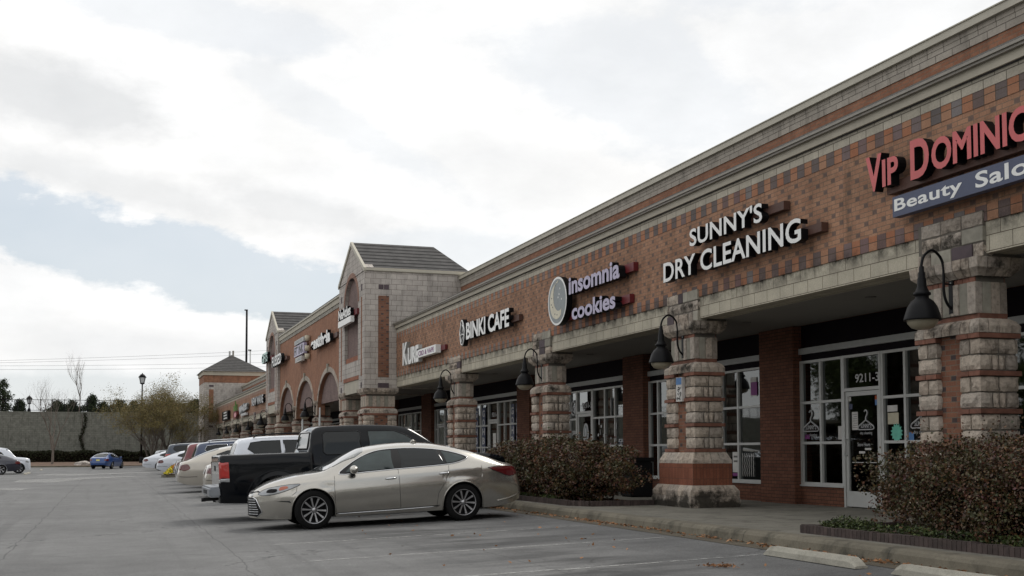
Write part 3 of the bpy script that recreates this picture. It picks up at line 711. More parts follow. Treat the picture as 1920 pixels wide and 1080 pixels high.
# ------------------------------------------------------------------ towers
def tower(y0):
    """gabled tower standing 1.2 m in front of the wings; y0..y0+5.3"""
    T = MB(); X = 9.1; y1 = y0+5.3; yc = (y0+y1)/2
    ze, zr = 8.07, 9.40
    def arch(hw, zs, zt, n=18): return [(yc-hw*cos(pi*i/n), zs+(zt-zs)*sin(pi*i/n)) for i in range(n+1)]
    hw = 1.38
    hole = [(yc+hw, 4.62), (yc-hw, 4.62)]+arch(hw, 6.9, 8.0)
    outer = [(y0, 3.46), (y0+.0, ze), (yc, zr), (y1, ze), (y1, 3.46)]
    wall_holes(T, [(y0, 3.86), (y0, ze), (yc, zr), (y1, ze), (y1, 3.86)], [hole], 'block_tower', X, .35)
    # legs beside the beam
    for a, b in ((y0, y0+1.1), (y1-1.1, y1)): T.box(X, X+.35, a, b, 3.46, 3.859, 'block_tower')
    # side and back walls
    for yy, nn in ((y0, 1), (y1, -1)):
        a, b = (yy, yy+.3) if nn > 0 else (yy-.3, yy)
        T.box(X+.351, 13.2, a, b, 3.46, ze, 'block_tower')
    tw = T.build('tower', mall)
    P = MB(); P.box(X+.13, X+.2, yc-hw-.05, yc+hw+.05, 4.55, 8.1, 'mauve_brick'); P.box(X+.06, X+.2, yc-hw+.02, yc+hw-.02, 4.62, 4.84, 'brick_soldier_small')
    a0, a1 = arch(hw+.01, 6.9, 8.0), arch(hw+.2, 6.9, 8.2)
    n = len(a0)
    for i in range(n-1):
        P.prism([a0[i], a0[i+1], a1[i+1], a1[i]], 'arch_brick', lambda a, b, d: (d, a, b), X-.02, X+.14)
    P.box(X-.012, X+.1, y0+1.1, y1-1.1, 3.86, 4.02, 'brick_soldier_small')
    P.box(X+.02, X+.5, y0+1.1, y1-1.1, 3.36, 3.855, 'stucco')
    for a, b in ((y0+.50, y0+.66), (y1-.66, y1-.50)):
        P.box(X-.012, X+.1, a, b, 3.95, 7.0, 'brick_plain')
        P.box(X-.012, X+.1, a-.02, b+.02, 7.25, 7.5, 'quoin_dark'); P.box(X-.012, X+.1, a-.02, b+.02, 3.50, 3.70, 'quoin_dark')
    for yy, sgn in ((y0, -1), (y1, 1)):
        P.box(X+.52, X+.94, yy, yy+sgn*.014, 3.88, 7.0, 'brick_recess')
        for k in (0, 1): P.box(X+.53+k*.21, X+.53+k*.21+.19, yy, yy+sgn*.014, 7.25, 7.43, 'quoin_dark')
        P.box(X+.52, X+.94, yy, yy+sgn*.014, 3.48, 3.66, 'quoin_dark')
        P.box(X+.35, 13.2, yy, yy+sgn*.05, 7.93, 8.06, 'stucco')
    P.build('arch_panel', tw)
    R = MB(); o = .04
    E0, E1 = (X-.05, y0-o, ze-.03), (X-.05, y1+o, ze-.03)
    A0, A1 = (X-.05, yc, zr+.06), (12.5, yc, zr+.06)
    B0, B1 = (13.3, y0-o, ze-.03), (13.3, y1+o, ze-.03)
    R.add([E0, B0, A1, A0], [(0, 1, 2, 3)], 'roof_tile'); R.add([E1, B1, A1, A0], [(3, 2, 1, 0)], 'roof_tile'); R.add([B0, B1, A1], [(0, 1, 2)], 'roof_tile')
    R.add([(p[0]+.02, p[1], p[2]-.09) for p in (E0, B0, B1, E1)], [(0, 1, 2, 3)], 'gutter_dark')
    for a, b in ((E0, A0), (E1, A0)):      # barge boards
        d = -.14
        R.add([(a[0], a[1], a[2]+.02), (b[0], b[1], b[2]+.02), (b[0], b[1], b[2]+d), (a[0], a[1], a[2]+d),
               (a[0]+.1, a[1], a[2]+.02), (b[0]+.1, b[1], b[2]+.02), (b[0]+.1, b[1], b[2]+d), (a[0]+.1, a[1], a[2]+d)],
              [(0, 1, 2, 3), (4, 7, 6, 5), (0, 4, 5, 1), (3, 2, 6, 7), (0, 3, 7, 4)], 'coping')
    for p in ((y0-o-.03, y0-o+.01), (y1+o-.01, y1+o+.03)): R.box(X-.05, 13.3, p[0], p[1], ze-.12, ze-.035, 'coping')
    R.build('tower_roof', tw)
    return tw
masonry('arch_brick', .0677, .2032, (.34, .20, .15), (.28, .16, .12), (.2, .16, .14), msize=.004, offset=0)
tower(44.16); tower(68.75)

masonry('brick_center', .2032, .0677, (.36, .175, .105), (.31, .145, .085), (.25, .17, .125), stain=.28)
masonry('block_center', .4064, .17, (.38, .36, .31), (.34, .32, .28), (.17, .15, .12), voff=7.252, msize=.008, rock=.6); 
# ------------------------------------------------------------------ centre section with three arches
S = MB(); a0, a1 = 49.46, 68.75; X = 9.25
cs = [52.85, 59.55, 66.0]; hw = [2.85, 2.85, 2.72]
def arc(c, h, zs, zt, n=22): return [(c-h*cos(pi*i/n), zs+(zt-zs)*sin(pi*i/n)) for i in range(n+1)]
holes = []
outer = [(a1, 7.25), (a0, 7.25), (a0, 2.78)]
for c, h in zip(cs, hw): outer += arc(c, h, 2.78, 4.62)
outer += [(a1, 2.78)]
wall_holes(S, outer, [], 'brick_center', X, .35)
sec = S.build('centre_wall', mall)
S = MB(); S.box(X-.03, X+.4, a0, a1, 7.252, 7.42, 'block_center'); S.box(X-.07, X+.4, a0, a1, 7.42, 7.64, 'stucco'); S.box(X-.12, X+.45, a0, a1, 7.64, 7.72, 'coping'); S.box(X-.13, X+.45, a0, a1, 7.72, 7.745, 'gutter_dark')
S.build('parapet', mall)
for c, h in zip(cs, hw):
    S = MB(); i0, i1 = arc(c, h+.02, 2.78, 4.64), arc(c, h+.24, 2.78, 4.86)
    for i in range(len(i0)-1): S.prism([i0[i], i0[i+1], i1[i+1], i1[i]], 'column_stone', lambda a, b, d: (d, a, b), X-.03, X+.1)
    S.prism([(c-.1, 4.6), (c+.1, 4.6), (c+.15, 5.0), (c-.15, 5.0)], 'neck_panel', lambda a, b, d: (d, a, b), X-.07, X+.1)
    S.build('arch_stones', mall)
S = MB()
for c, h in zip(cs, hw):
    pl = [p for p in arc(c, h+.05, 2.78, 4.68) if p[1] >= 3.3]
    # close the lower edge at 3.3
    k = (3.3-2.78)/1.9; xx = (h+.05)*sqrt(1-k*k)
    pl = [(c-xx, 3.3)]+pl+[(c+xx, 3.3)]
    S.prism(pl, 'mauve_brick', lambda a, b, d: (d, a, b), X+.15, X+.25)
S.build('arch_infill', mall)
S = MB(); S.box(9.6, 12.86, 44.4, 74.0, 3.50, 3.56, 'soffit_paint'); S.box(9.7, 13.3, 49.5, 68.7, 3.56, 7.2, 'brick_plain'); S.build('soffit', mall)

# ------------------------------------------------------------------ far hipped tower
T = MB(); y0, y1, x0, x1 = 124.5, 131.5, 9.06, 15.13
T.box(x0, x1, y0, y1, 3.4, 8.2, 'block_tower'); T.box(x0-.02, x1+.02, y0-.02, y1+.02, 8.2, 8.95, 'brick_plain'); T.box(x0-.12, x1+.12, y0-.12, y1+.12, 8.95, 9.3, 'stucco')
T.box(x0-.2, x1+.2, y0-.2, y1+.2, 9.3, 9.36, 'coping'); T.box(x0+.5, x0+.95, y0-.03, y0, 4.1, 7.5, 'brick_plain'); T.box(x0+.5, x0+.95, y0-.03, y0, 7.75, 7.95, 'quoin_dark'); T.box(x0+.5, x0+.95, y0-.03, y0, 3.6, 3.8, 'quoin_dark')
for a, b in ((x0, x0+1.4), (x1-1.4, x1)):
    for c, d in ((y0, y0+1.4), (y1-1.4, y1)): T.box(a, b, c, d, 0, 3.4, 'block_tower')
T.box(13, x1, y0+.5, y1, 0, 3.4, 'brick_store'); ft = T.build('hipped_tower', mall)
R = MB(); ap = ((x0+x1)/2, (y0+y1)/2, 11.35); c4 = [(x0-.3, y0-.3, 9.36), (x1+.3, y0-.3, 9.36), (x1+.3, y1+.3, 9.36), (x0-.3, y1+.3, 9.36)]
for i in range(4): R.add([c4[i], c4[(i+1) % 4], ap], [(0, 1, 2)], 'roof_tile')
R.add(c4, [(3, 2, 1, 0)], 'gutter_dark'); R.box(ap[0]-.28, ap[0]-.1, ap[1]-.1, ap[1]+.1, 11.1, 11.75, 'trim_grey'); R.box(ap[0]+.08, ap[0]+.26, ap[1]-.1, ap[1]+.1, 11.1, 11.8, 'gutter_metal')
R.build('tower_roof', ft)

# ------------------------------------------------------------------ storefronts behind the arcade
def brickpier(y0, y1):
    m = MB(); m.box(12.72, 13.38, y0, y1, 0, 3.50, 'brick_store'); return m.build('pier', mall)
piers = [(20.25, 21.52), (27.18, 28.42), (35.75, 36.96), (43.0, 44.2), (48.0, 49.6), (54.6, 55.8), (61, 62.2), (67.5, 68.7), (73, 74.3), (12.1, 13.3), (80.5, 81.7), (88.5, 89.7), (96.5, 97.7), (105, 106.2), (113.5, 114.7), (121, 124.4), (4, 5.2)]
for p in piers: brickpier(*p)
ps = sorted(piers); bays = [(ps[i][1], ps[i+1][0]) for i in range(len(ps)-1)]
XW = 12.9
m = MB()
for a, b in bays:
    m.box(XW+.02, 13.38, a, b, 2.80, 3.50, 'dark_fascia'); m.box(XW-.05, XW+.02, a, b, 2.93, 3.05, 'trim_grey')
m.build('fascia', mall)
DOORS = [(17.66, 18.80), (30.87, 32.05), (39.45, 40.55), (46.4, 47.5), (52.0, 53.2)]
for a, b in bays:
    cur = a
    for d0, d1 in DOORS+[(b, b)]:
        if d0 >= cur-.01 and d1 <= b+.01:
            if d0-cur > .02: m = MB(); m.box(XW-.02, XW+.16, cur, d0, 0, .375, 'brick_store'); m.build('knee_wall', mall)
            cur = d1
# rooms behind the glass
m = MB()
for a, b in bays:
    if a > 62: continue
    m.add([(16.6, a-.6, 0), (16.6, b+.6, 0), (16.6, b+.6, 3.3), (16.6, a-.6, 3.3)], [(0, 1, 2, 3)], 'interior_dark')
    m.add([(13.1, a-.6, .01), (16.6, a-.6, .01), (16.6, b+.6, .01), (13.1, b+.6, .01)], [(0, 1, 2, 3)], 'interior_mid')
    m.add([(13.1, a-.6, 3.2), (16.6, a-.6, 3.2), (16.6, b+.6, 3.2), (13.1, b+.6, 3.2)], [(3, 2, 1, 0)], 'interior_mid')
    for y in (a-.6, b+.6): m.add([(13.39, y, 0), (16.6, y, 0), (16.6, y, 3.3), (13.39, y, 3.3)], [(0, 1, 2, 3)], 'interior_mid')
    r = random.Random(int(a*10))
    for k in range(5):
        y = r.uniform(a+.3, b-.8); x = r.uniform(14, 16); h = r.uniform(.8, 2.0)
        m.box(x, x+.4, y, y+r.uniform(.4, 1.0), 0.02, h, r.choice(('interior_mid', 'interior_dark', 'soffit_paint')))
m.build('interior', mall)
B = MB(); B.box(16.7, 34, -6, 131, 0, 6.9, 'brick_plain'); B.box(13.4, 16.7, -6, 131, 3.35, 6.9, 'brick_plain'); B.build('rear_block', mall)

ROWS = [.385, 1.19, 1.975, 2.75]
def window(y0, y1, muls, rows=ROWS):
    """aluminium framed shop window; returns the frame part"""
    m = MB(); w = .03
    ml = sorted(set([y0+w, y1-w]+list(muls)))
    for y in ml: m.box(XW-.03, XW+.07, y-w, y+w, rows[0], rows[-1]+.05, 'aluminium')
    for i in range(len(ml)-1):
        for k, z in enumerate(rows):
            z0, z1 = (z, z+.05) if k == 0 else (z-.022, z+.028) if k < len(rows)-1 else (z, z+.05)
            m.box(XW-.026, XW+.066, ml[i]+w, ml[i+1]-w, z0, z1, 'aluminium')
    m.box(XW-.06, XW+.07, y0, y1, rows[0]-.03, rows[0]-.001, 'aluminium')
    fr = m.build('window', mall)
    gl = MB(); gl.add([(XW+.02, y0, rows[0]), (XW+.02, y1, rows[0]), (XW+.02, y1, rows[-1]), (XW+.02, y0, rows[-1])], [(3, 2, 1, 0)], 'store_glass'); gl.build('pane', fr)
    return fr
def door(y0, y1, number=None):
    """glazed shop door between y0 (near) and y1 (far) with a transom light above"""
    m = MB(); a, b = y0, y1
    for s0, s1 in ((a, a+.05), (b-.05, b)): m.box(XW-.04, XW+.08, s0, s1, 0.0, 2.80, 'aluminium')
    m.box(XW-.04, XW+.08, a+.05, b-.05, 2.13, 2.19, 'aluminium'); m.box(XW-.04, XW+.08, a+.05, b-.05, 2.75, 2.80, 'aluminium')
    m.box(XW-.02, XW+.03, a+.06, a+.13, .02, 2.12, 'aluminium'); m.box(XW-.02, XW+.03, b-.13, b-.06, .02, 2.12, 'aluminium')
    m.box(XW-.02, XW+.03, a+.13, b-.13, .02, .30, 'aluminium'); m.box(XW-.02, XW+.03, a+.13, b-.13, 2.04, 2.12, 'aluminium')
    d = m.build('door', mall)
    gl = MB()
    for z0, z1 in ((.30, 2.04), (2.19, 2.75)): gl.add([(XW+.01, a+.06, z0), (XW+.01, b-.06, z0), (XW+.01, b-.06, z1), (XW+.01, a+.06, z1)], [(3, 2, 1, 0)], 'store_glass')
    gl.build('pane', d)
    h = MB(); h.tube([(XW-.02, b-.10, .95), (XW-.07, b-.10, .95), (XW-.07, b-.10, 1.25), (XW-.02, b-.10, 1.25)], .012, 'aluminium', 8); h.build('handle', d)
    if number:
        t = MB(); put_text(t, number, a+.08+(b-a-.16)*.74, a+.10, 2.28, 2.44, XW+.005, .004, 'decal_white', 'decal_white', .012); t.build('unit_number', d)
    return d
# 9211-3 : the cleaner's
w = window(18.80, 20.25, [19.55]); win_a = w
w = window(14.0, 17.66, [17.0, 16.3, 15.5, 14.75]); win_b = w
dr = door(17.66, 18.80, '9211-3')
window(21.52, 27.18, [26.66, 24.9, 24.1, 23.4, 22.7]) 
w3 = window(28.42, 30.87, [30.0, 29.3]); window(32.05, 35.75, [32.6, 33.5, 34.6]); dr5 = door(30.87, 32.05, '9211-5')
w4 = window(36.96, 39.45, [38.1, 38.75]); w4b = window(40.55, 43.0, [41.5, 42.2]); dr4 = door(39.45, 40.55, '9211-6')
window(44.2, 46.4, [45.2]); window(47.5, 48.0, []); door(46.4, 47.5)
window(49.6, 52.0, [50.3, 51.2]); door(52.0, 53.2); window(53.2, 54.6, [53.9])
window(13.3, 14.0, []) ; window(5.2, 12.1, [6.2, 7.4, 8.6, 9.8, 11.0])
for a, b in ((55.8, 61), (62.2, 67.5), (68.7, 73)): window(a, b, [a+1.1, a+2.3, a+3.4])
for (a, b) in bays:
    if a > 74: window(a, b, [a+1.5, a+3.2, a+4.8])

# decals and notices on the glass (each a piece of its window or door)
XG = XW+.006
def rectd(m, y0, y1, z0, z1, mat, x=XG): m.box(x-.003, x, y0, y1, z0, z1, mat)
def hanger(m, yc, zc, s, mat='decal_white', text=True, x=XG, second='dry cleaning'):
    pts = [(0, .02), (.30, -.13), (.33, -.19), (.28, -.22), (-.28, -.22), (-.33, -.19), (-.30, -.13), (0, .02)]
    m.tube([(x-.004, yc-a*s, zc+b*s) for a, b in pts], .008*s/.6+.003, mat, 6)
    hk = [(0, .02), (0, .09), (.05, .15), (.06, .22), (0, .27), (-.06, .23)]
    m.tube([(x-.004, yc-a*s, zc+b*s) for a, b in cat_rom(hk, 4, False)], .008*s/.6+.003, mat, 6)
    put_text(m, "SUNNY'S", yc+.22*s, yc-.22*s, zc-.18*s, zc-.07*s, x-.003, .002, mat, mat, .015)
    put_text(m, second, yc+.25*s, yc-.25*s, zc-.36*s, zc-.27*s, x-.003, .002, mat, mat, .0)
d = MB(); hanger(d, 19.93, 1.60, .82); rectd(d, 19.98, 20.14, 1.27, 1.36, 'purple_print'); rectd(d, 18.90, 19.02, 1.25, 1.50, 'paper'); d.build('decal', win_a)
d = MB(); hanger(d, 18.16, 1.58, .72); rectd(d, 18.40, 18.58, 1.42, 1.75, 'paper')
for k in range(7): rectd(d, 18.42, 18.56-.02*(k % 3), 1.46+k*.04, 1.468+k*.04, 'interior_mid', XG-.003)
rectd(d, 18.56, 18.66, 1.80, 1.90, 'blue_panel'); rectd(d, 18.60, 18.68, 1.95, 2.03, 'paper'); rectd(d, 17.80, 17.88, 1.85, 1.95, 'paper_blue'); rectd(d, 17.80, 17.88, 1.95, 2.02, 'lamp_amber')
put_text(d, 'Store Hours', 18.42, 18.05, 1.12, 1.19, XG-.003, .002, 'decal_white', 'decal_white', 0); rectd(d, 18.02, 18.20, 1.05, 1.09, 'paper'); rectd(d, 18.20, 18.38, .99, 1.03, 'paper'); rectd(d, 17.85, 18.60, .82, .835, 'aluminium'); d.build('notice', dr)
d = MB(); rectd(d, 17.25, 17.53, 1.72, 1.83, 'paper'); rectd(d, 17.22, 17.52, 1.50, 1.70, 'paper_cream')
st = []; 
for k in range(28): a = 2*pi*k/28; rr = .17 if k % 2 else .125; st.append((17.28+rr*cos(a), 1.35+rr*sin(a)))
d.prism(st, 'star_green', lambda a, b, q: (q, a, b), XG-.004, XG); hanger(d, 16.62, 1.60, .82); rectd(d, 16.82, 16.95, 1.22, 1.35, 'paper_blue'); d.build('notice', win_b)
for o in mall.children:
    if o.name.startswith('window') and abs(o.data.vertices[0].co.y+60-21.52) < .2:
        d = MB(); rectd(d, 22.75, 23.0, .58, 1.02, 'paper'); rectd(d, 22.75, 23.0, .50, .565, 'purple_print'); rectd(d, 22.78, 22.95, .9, .94, 'interior_mid', XG-.003); rectd(d, 22.78, 22.95, .8, .84, 'interior_mid', XG-.003)
        rectd(d, 21.95, 22.2, 2.2, 2.6, 'paper'); rectd(d, 21.93, 22.18, 2.22, 2.5, 'purple_print', XG-.003)
        for k in range(6): d.tube([(XG-.004, 22.55-.09*k+.02*(j % 2), .5+.07*j) for j in range(8)], .008, 'paper', 5)
        rectd(d, 23.45, 23.8, 1.9, 2.0, 'paper'); rectd(d, 23.45, 23.8, 2.1, 2.15, 'paper')
        d.build('poster', o)
# opener-style decals of the next shops
d = MB()
ov = [(31.42+.20*cos(2*pi*k/24), 1.55+.30*sin(2*pi*k/24)) for k in range(24)]
d.prism(ov, 'decal_white', lambda a, b, q: (q, a, b), XG-.004, XG)
ov = [(31.42+.15*cos(2*pi*k/24), 1.55+.24*sin(2*pi*k/24)) for k in range(24)]
d.prism(ov, 'moon_grey', lambda a, b, q: (q, a, b), XG-.006, XG-.0045); d.box(XG-.008, XG-.006, 31.38, 31.46, 1.40, 1.70, 'decal_white'); d.build('notice', dr5)
r = random.Random(4); d = MB()
for k in range(10): rectd(d, (y := r.uniform(28.6, 30.6)), y+r.uniform(.03, .09), (z := r.uniform(.9, 1.9)), z+r.uniform(.04, .2), 'decal_white')
d.tube([(XG-.004, 29.6, 2.0), (XG-.004, 29.6, 2.5)], .02, 'decal_white', 6); d.build('decal', w3)
wl = [o for o in mall.children if o.name.startswith('window') and abs(o.data.vertices[0].co.y+60-32.05) < .1][0]
d = MB()
d.tube([(XG-.004, 32.35+.17*cos(a*.35), 2.28+.2*sin(a*.35)+.05*(a % 2)) for a in range(19)], .022, 'decal_white', 6); put_text(d, 'CB', 32.45, 32.22, 2.2, 2.38, XG-.003, .002, 'decal_white', 'decal_white', .03)
put_text(d, 'OPEN', 32.5, 32.15, 1.5, 1.65, XG-.003, .002, 'decal_white', 'decal_white', .02); d.build('decal', wl)
for win, ylist in ((w4, (37.15, 37.75)), (w4b, (41.0, 41.9))):
    d = MB()
    for y in ylist:
        rectd(d, y, y+.42, .55, 2.65, 'blue_panel')
        for k in range(6): put_text(d, 'SUBHOG'[k], y+.37, y+.05, .65+k*.33, .90+k*.33, XG-.006, .003, 'decal_white', 'decal_white', .04)
    d.build('banner', win)
rect5 = MB(); rectd(rect5, 39.75, 40.1, 1.2, 1.7, 'paper'); rect5.build('notice', dr4)

# ------------------------------------------------------------------ signs
def sign(name, label, loc, cat='sign', group=None):
    o = empty(name, loc); tag(o, label, cat, group or 'shop name signs on the brick wall'); return o
def sign_part(root, name, fn):
    m = MB(); fn(m); return m.build(name, root)
XS = 10.08
s = sign('shop_sign', "white raised letters reading Sunny's Dry Cleaning in two lines on brick", (10.3, 18.2, 4.3))
sign_part(s, 'lettering', lambda m: put_text(m, "SUNNY'S", 19.47, 16.90, 4.80, 5.13, XS, .13, 'white_face', 'black_metal', .018, 1.02))
sign_part(s, 'lettering', lambda m: (put_text(m, 'DRY CLEANING', 20.57, 15.76, 4.28, 4.66, XS, .13, 'white_face', 'black_metal', .018, 1.02)))
sign_part(s, 'raceway', lambda m: (m.box(XS+.131, 10.33, 16.45, 19.2, 4.92, 5.06, 'raceway_brown'), m.box(XS+.131, 10.33, 15.40, 20.3, 4.38, 4.52, 'raceway_brown')))
s = sign('shop_sign', 'red raised letters reading Vip Dominican above a blue strip reading Beauty Salon', (10.3, 11.8, 4.3))
def vip(m):
    put_text(m, 'V', 14.08, 13.72, 4.66, 5.17, XS, .14, 'red_face', 'black_metal', .03); put_text(m, 'IP', 13.71, 13.36, 4.68, 5.06, XS, .14, 'red_face', 'black_metal', .03)
def dom(m):
    put_text(m, 'D', 13.10, 12.72, 4.64, 5.17, XS, .14, 'red_face', 'black_metal', .03); put_text(m, 'OMINICAN', 12.67, 10.25, 4.66, 5.08, XS, .14, 'red_face', 'black_metal', .03)
sign_part(s, 'lettering', vip); sign_part(s, 'lettering', dom)
sign_part(s, 'strip_panel', lambda m: (m.box(10.10, 10.22, 9.2, 13.52, 4.22, 4.50, 'blue_panel'), put_text(m, 'Beauty', 13.48, 12.12, 4.245, 4.46, 10.097, .004, 'white_face', 'white_face', .02, 1.05), put_text(m, 'Salon', 11.88, 10.72, 4.27, 4.47, 10.097, .004, 'white_face', 'white_face', .02, 1.05)))
sign_part(s, 'raceway', lambda m: m.box(10.221, 10.33, 9.6, 13.8, 4.60, 4.76, 'raceway_brown'))
s = sign('shop_sign', 'lilac rounded letters reading insomnia cookies beside a round moon emblem', (10.3, 24.4, 4.1))
sign_part(s, 'lettering', lambda m: put_text(m, 'insomnia', 25.5, 22.60, 4.67, 5.07, XS-.02, .16, 'lilac_face', 'black_metal', .03, 1.0))
sign_part(s, 'lettering', lambda m: (put_text(m, 'cookies', 25.32, 22.83, 4.06, 4.44, XS-.02, .16, 'lilac_face', 'black_metal', .03, 1.0)))
def moon(m):
    cy, cz, ry, rz = 26.24, 4.62, .62, .585
    el = lambda a, b, n=40, oy=0, oz=0: [(cy+oy+a*cos(2*pi*k/n), cz+oz+b*sin(2*pi*k/n)) for k in range(n)]
    fn = lambda a, b, q: (q, a, b)
    m.prism(el(ry, rz), 'black_metal', fn, XS-.02, XS+.12); m.prism(el(ry-.005, rz-.005), 'white_face', fn, XS-.026, XS-.0205); m.prism(el(ry-.06, rz-.055), 'moon_grey', fn, XS-.031, XS-.0265)
    n = 24; outer = [(cy+(.46)*cos(a), cz+.43*sin(a)) for a in [radians(-125)+radians(220)*k/n for k in range(n+1)]]
    inner = [(cy-.13+(.36+.012*(k % 2))*cos(a), cz+.12+(.36+.012*(k % 2))*sin(a)) for k, a in enumerate([radians(88)-radians(205)*k/n for k in range(n+1)])]
    m.prism(outer+inner, 'moon_cream', fn, XS-.037, XS-.0315)
    r = random.Random(2)
    for (dy, dzz) in ((.33, .1), (.27, -.12), (.12, -.3), (-.02, -.33), (.36, -.05)): m.prism([(cy+dy+.02*cos(k), cz+dzz+.02*sin(k)) for k in range(6)], 'black_metal', fn, XS-.040, XS-.0375)
    for (dy, dzz) in ((-.2, .28), (-.08, .08), (-.3, .02), (-.15, .15)): m.prism([(cy+dy+.025*cos(k*pi/3), cz+dzz+.025*sin(k*pi/3)) for k in range(6)], 'white_face', fn, XS-.035, XS-.0315)
sign_part(s, 'moon_emblem', moon)
sign_part(s, 'raceway', lambda m: (m.box(XS+.141, 10.33, 22.25, 25.6, 4.78, 4.96, 'raceway_red'), m.box(XS+.141, 10.33, 22.45, 26.2, 4.14, 4.32, 'raceway_red')))
s = sign('shop_sign', 'white capital letters reading Binki Cafe beside a tall ice cream outline', (10.3, 32, 4.3))
sign_part(s, 'lettering', lambda m: put_text(m, 'BINKI CAFE', 33.95, 29.92, 4.39, 4.90, XS, .14, 'white_face', 'black_metal', .03, .98))
def icec(m):
    c = 34.35
    o = cat_rom([(c+.12, 4.27), (c-.12, 4.27), (c-.26, 4.55), (c-.24, 4.75), (c-.12, 4.95), (c+.02, 5.06), (c+.16, 4.98), (c+.14, 4.90), (c+.26, 4.72), (c+.24, 4.55)], 5)
    i_ = [(c+(a-c)*.86, 4.64+(b-4.64)*.9) for a, b in o]
    fn = lambda a, b, q: (q, a, b)
    m.prism(o, 'black_metal', fn, XS, XS+.14); 
    m.tube([(XS-.004, a, b) for a, b in i_]+[(XS-.004, *i_[0])], .022, 'white_face', 6)
    m.tube([(XS-.004, c+.2, 4.55), (XS-.004, c, 4.60), (XS-.004, c-.2, 4.56)], .02, 'white_face', 6); m.tube([(XS-.004, c+.1, 4.4), (XS-.004, c-.05, 4.5), (XS-.004, c+.05, 4.36)], .018, 'white_face', 6)
    m.tube([(XS-.004, c-.05, 4.66), (XS-.004, c-.14, 4.78), (XS-.004, c-.04, 4.88)], .02, 'white_face', 6)
sign_part(s, 'ice_cream_emblem', icec)
sign_part(s, 'raceway', lambda m: m.box(XS+.141, 10.33, 29.5, 34.2, 4.52, 4.68, 'raceway_brown'))
s = sign('shop_sign', 'white condensed letters reading Kure with a small white CBD & Vape box', (10.3, 40, 4.3))
sign_part(s, 'lettering', lambda m: (put_text(m, 'K', 42.1, 41.35, 4.18, 5.0, XS, .14, 'white_face', 'trim_grey', .03), put_text(m, 'URE', 41.3, 39.75, 4.16, 4.76, XS, .14, 'white_face', 'trim_grey', .05)))
sign_part(s, 'light_box', lambda m: (m.box(XS-.02, XS+.16, 37.4, 39.8, 4.29, 4.56, 'white_face'), put_text(m, 'CBD & VAPE', 39.65, 37.6, 4.34, 4.50, XS-.025, .004, 'purple_print', 'purple_print', .01), m.box(XS+.161, 10.33, 36.9, 39.8, 4.36, 4.52, 'raceway_red')))
# centre and tower signs
XT = 8.86
s = sign('shop_sign', 'white letters over a blank white strip across the arched panel of the nearer tower', (9.1, 47, 6.2))
sign_part(s, 'lettering', lambda m: put_text(m, 'NeAtles', 48.35, 45.75, 6.42, 6.85, XT, .14, 'white_face', 'black_metal', .03))
sign_part(s, 'strip_panel', lambda m: (m.box(XT, XT+.14, 45.7, 48.4, 6.14, 6.38, 'white_face'), m.box(XT+.141, 9.22, 45.2, 48.2, 6.40, 6.62, 'raceway_red')))
XC = 8.98
s = sign('shop_sign', 'white rounded letters above the nearest of the three arches', (9.2, 53.5, 5.8))
sign_part(s, 'lettering', lambda m: put_text(m, 'eastthela', 56.1, 50.95, 5.84, 6.42, XC, .16, 'white_face', 'black_metal', .05, .95))
sign_part(s, 'raceway', lambda m: m.box(XC+.161, 9.249, 50.1, 55.5, 5.98, 6.18, 'raceway_brown'))
s = sign('shop_sign', 'stacked sign of three white boxes with dark print above the middle arch', (9.2, 59.8, 5.6))
sign_part(s, 'top_box', lambda m: (m.box(XC-.02, XC+.14, 58.3, 61.3, 6.52, 6.74, 'trim_grey'), put_text(m, 'STARLING', 61.1, 58.6, 6.56, 6.70, XC-.024, .004, 'moon_grey', 'moon_grey', .01)))
sign_part(s, 'middle_box', lambda m: (m.box(XC-.02, XC+.14, 58.2, 61.4, 5.92, 6.44, 'lilac_face'), put_text(m, 'FIT INK', 61.3, 58.3, 5.97, 6.40, XC-.024, .004, 'black_metal', 'black_metal', .03)))
sign_part(s, 'lower_box', lambda m: (m.box(XC-.02, XC+.14, 58.9, 61.0, 5.60, 5.84, 'paper'), put_text(m, 'LOUNGE', 60.9, 59.0, 5.64, 5.80, XC-.024, .004, 'moon_grey', 'moon_grey', .01)))
sign_part(s, 'bracket', lambda m: [m.lathe([(0, -.16), (.13, -.15), (.13, .1), (0, .1)], 'paper_cream', 14, c=(9.1, 57.9, z)) for z in (6.65, 6.15, 5.75)])
s = sign('shop_sign', 'white capital letters above the farthest of the three arches', (9.2, 67.5, 5.9))
sign_part(s, 'lettering', lambda m: put_text(m, 'FUSSED', 69.6, 65.7, 5.96, 6.55, XC-.1, .2, 'white_face', 'black_metal', .03))
sign_part(s, 'raceway', lambda m: m.box(XC+.10, 9.249, 64.9, 68.7, 6.12, 6.30, 'raceway_brown'))
s = sign('shop_sign', 'pale mint letters on the arched panel of the farther tower', (9.1, 72, 6.4))
sign_part(s, 'lettering', lambda m: put_text(m, 'GIFTS', 74.0, 71.2, 6.45, 7.05, XT-.05, .18, 'mint_face', 'black_metal', .03))
sign_part(s, 'raceway', lambda m: m.box(XT+.131, 9.22, 70.4, 73.4, 6.55, 6.75, 'raceway_red'))
for lab, txt, ya, yb, za, zb, fm in (('white two line letters on the far wing just past the farther tower', 'NEW WAVE', 90.7, 83.6, 4.5, 5.1, 'decal_white'),):
    s = sign('shop_sign', lab, (10.3, 87, 4.5)); sign_part(s, 'lettering', lambda m: put_text(m, txt, ya, yb, za, zb, XS, .16, fm, 'black_metal', .04)); sign_part(s, 'raceway', lambda m: m.box(XS+.161, 10.33, ya-6.6, ya-.6, 4.65, 4.85, 'raceway_brown'))
s = sign('shop_sign', 'big slanting white script sign on the far wing', (10.3, 97, 4.3))
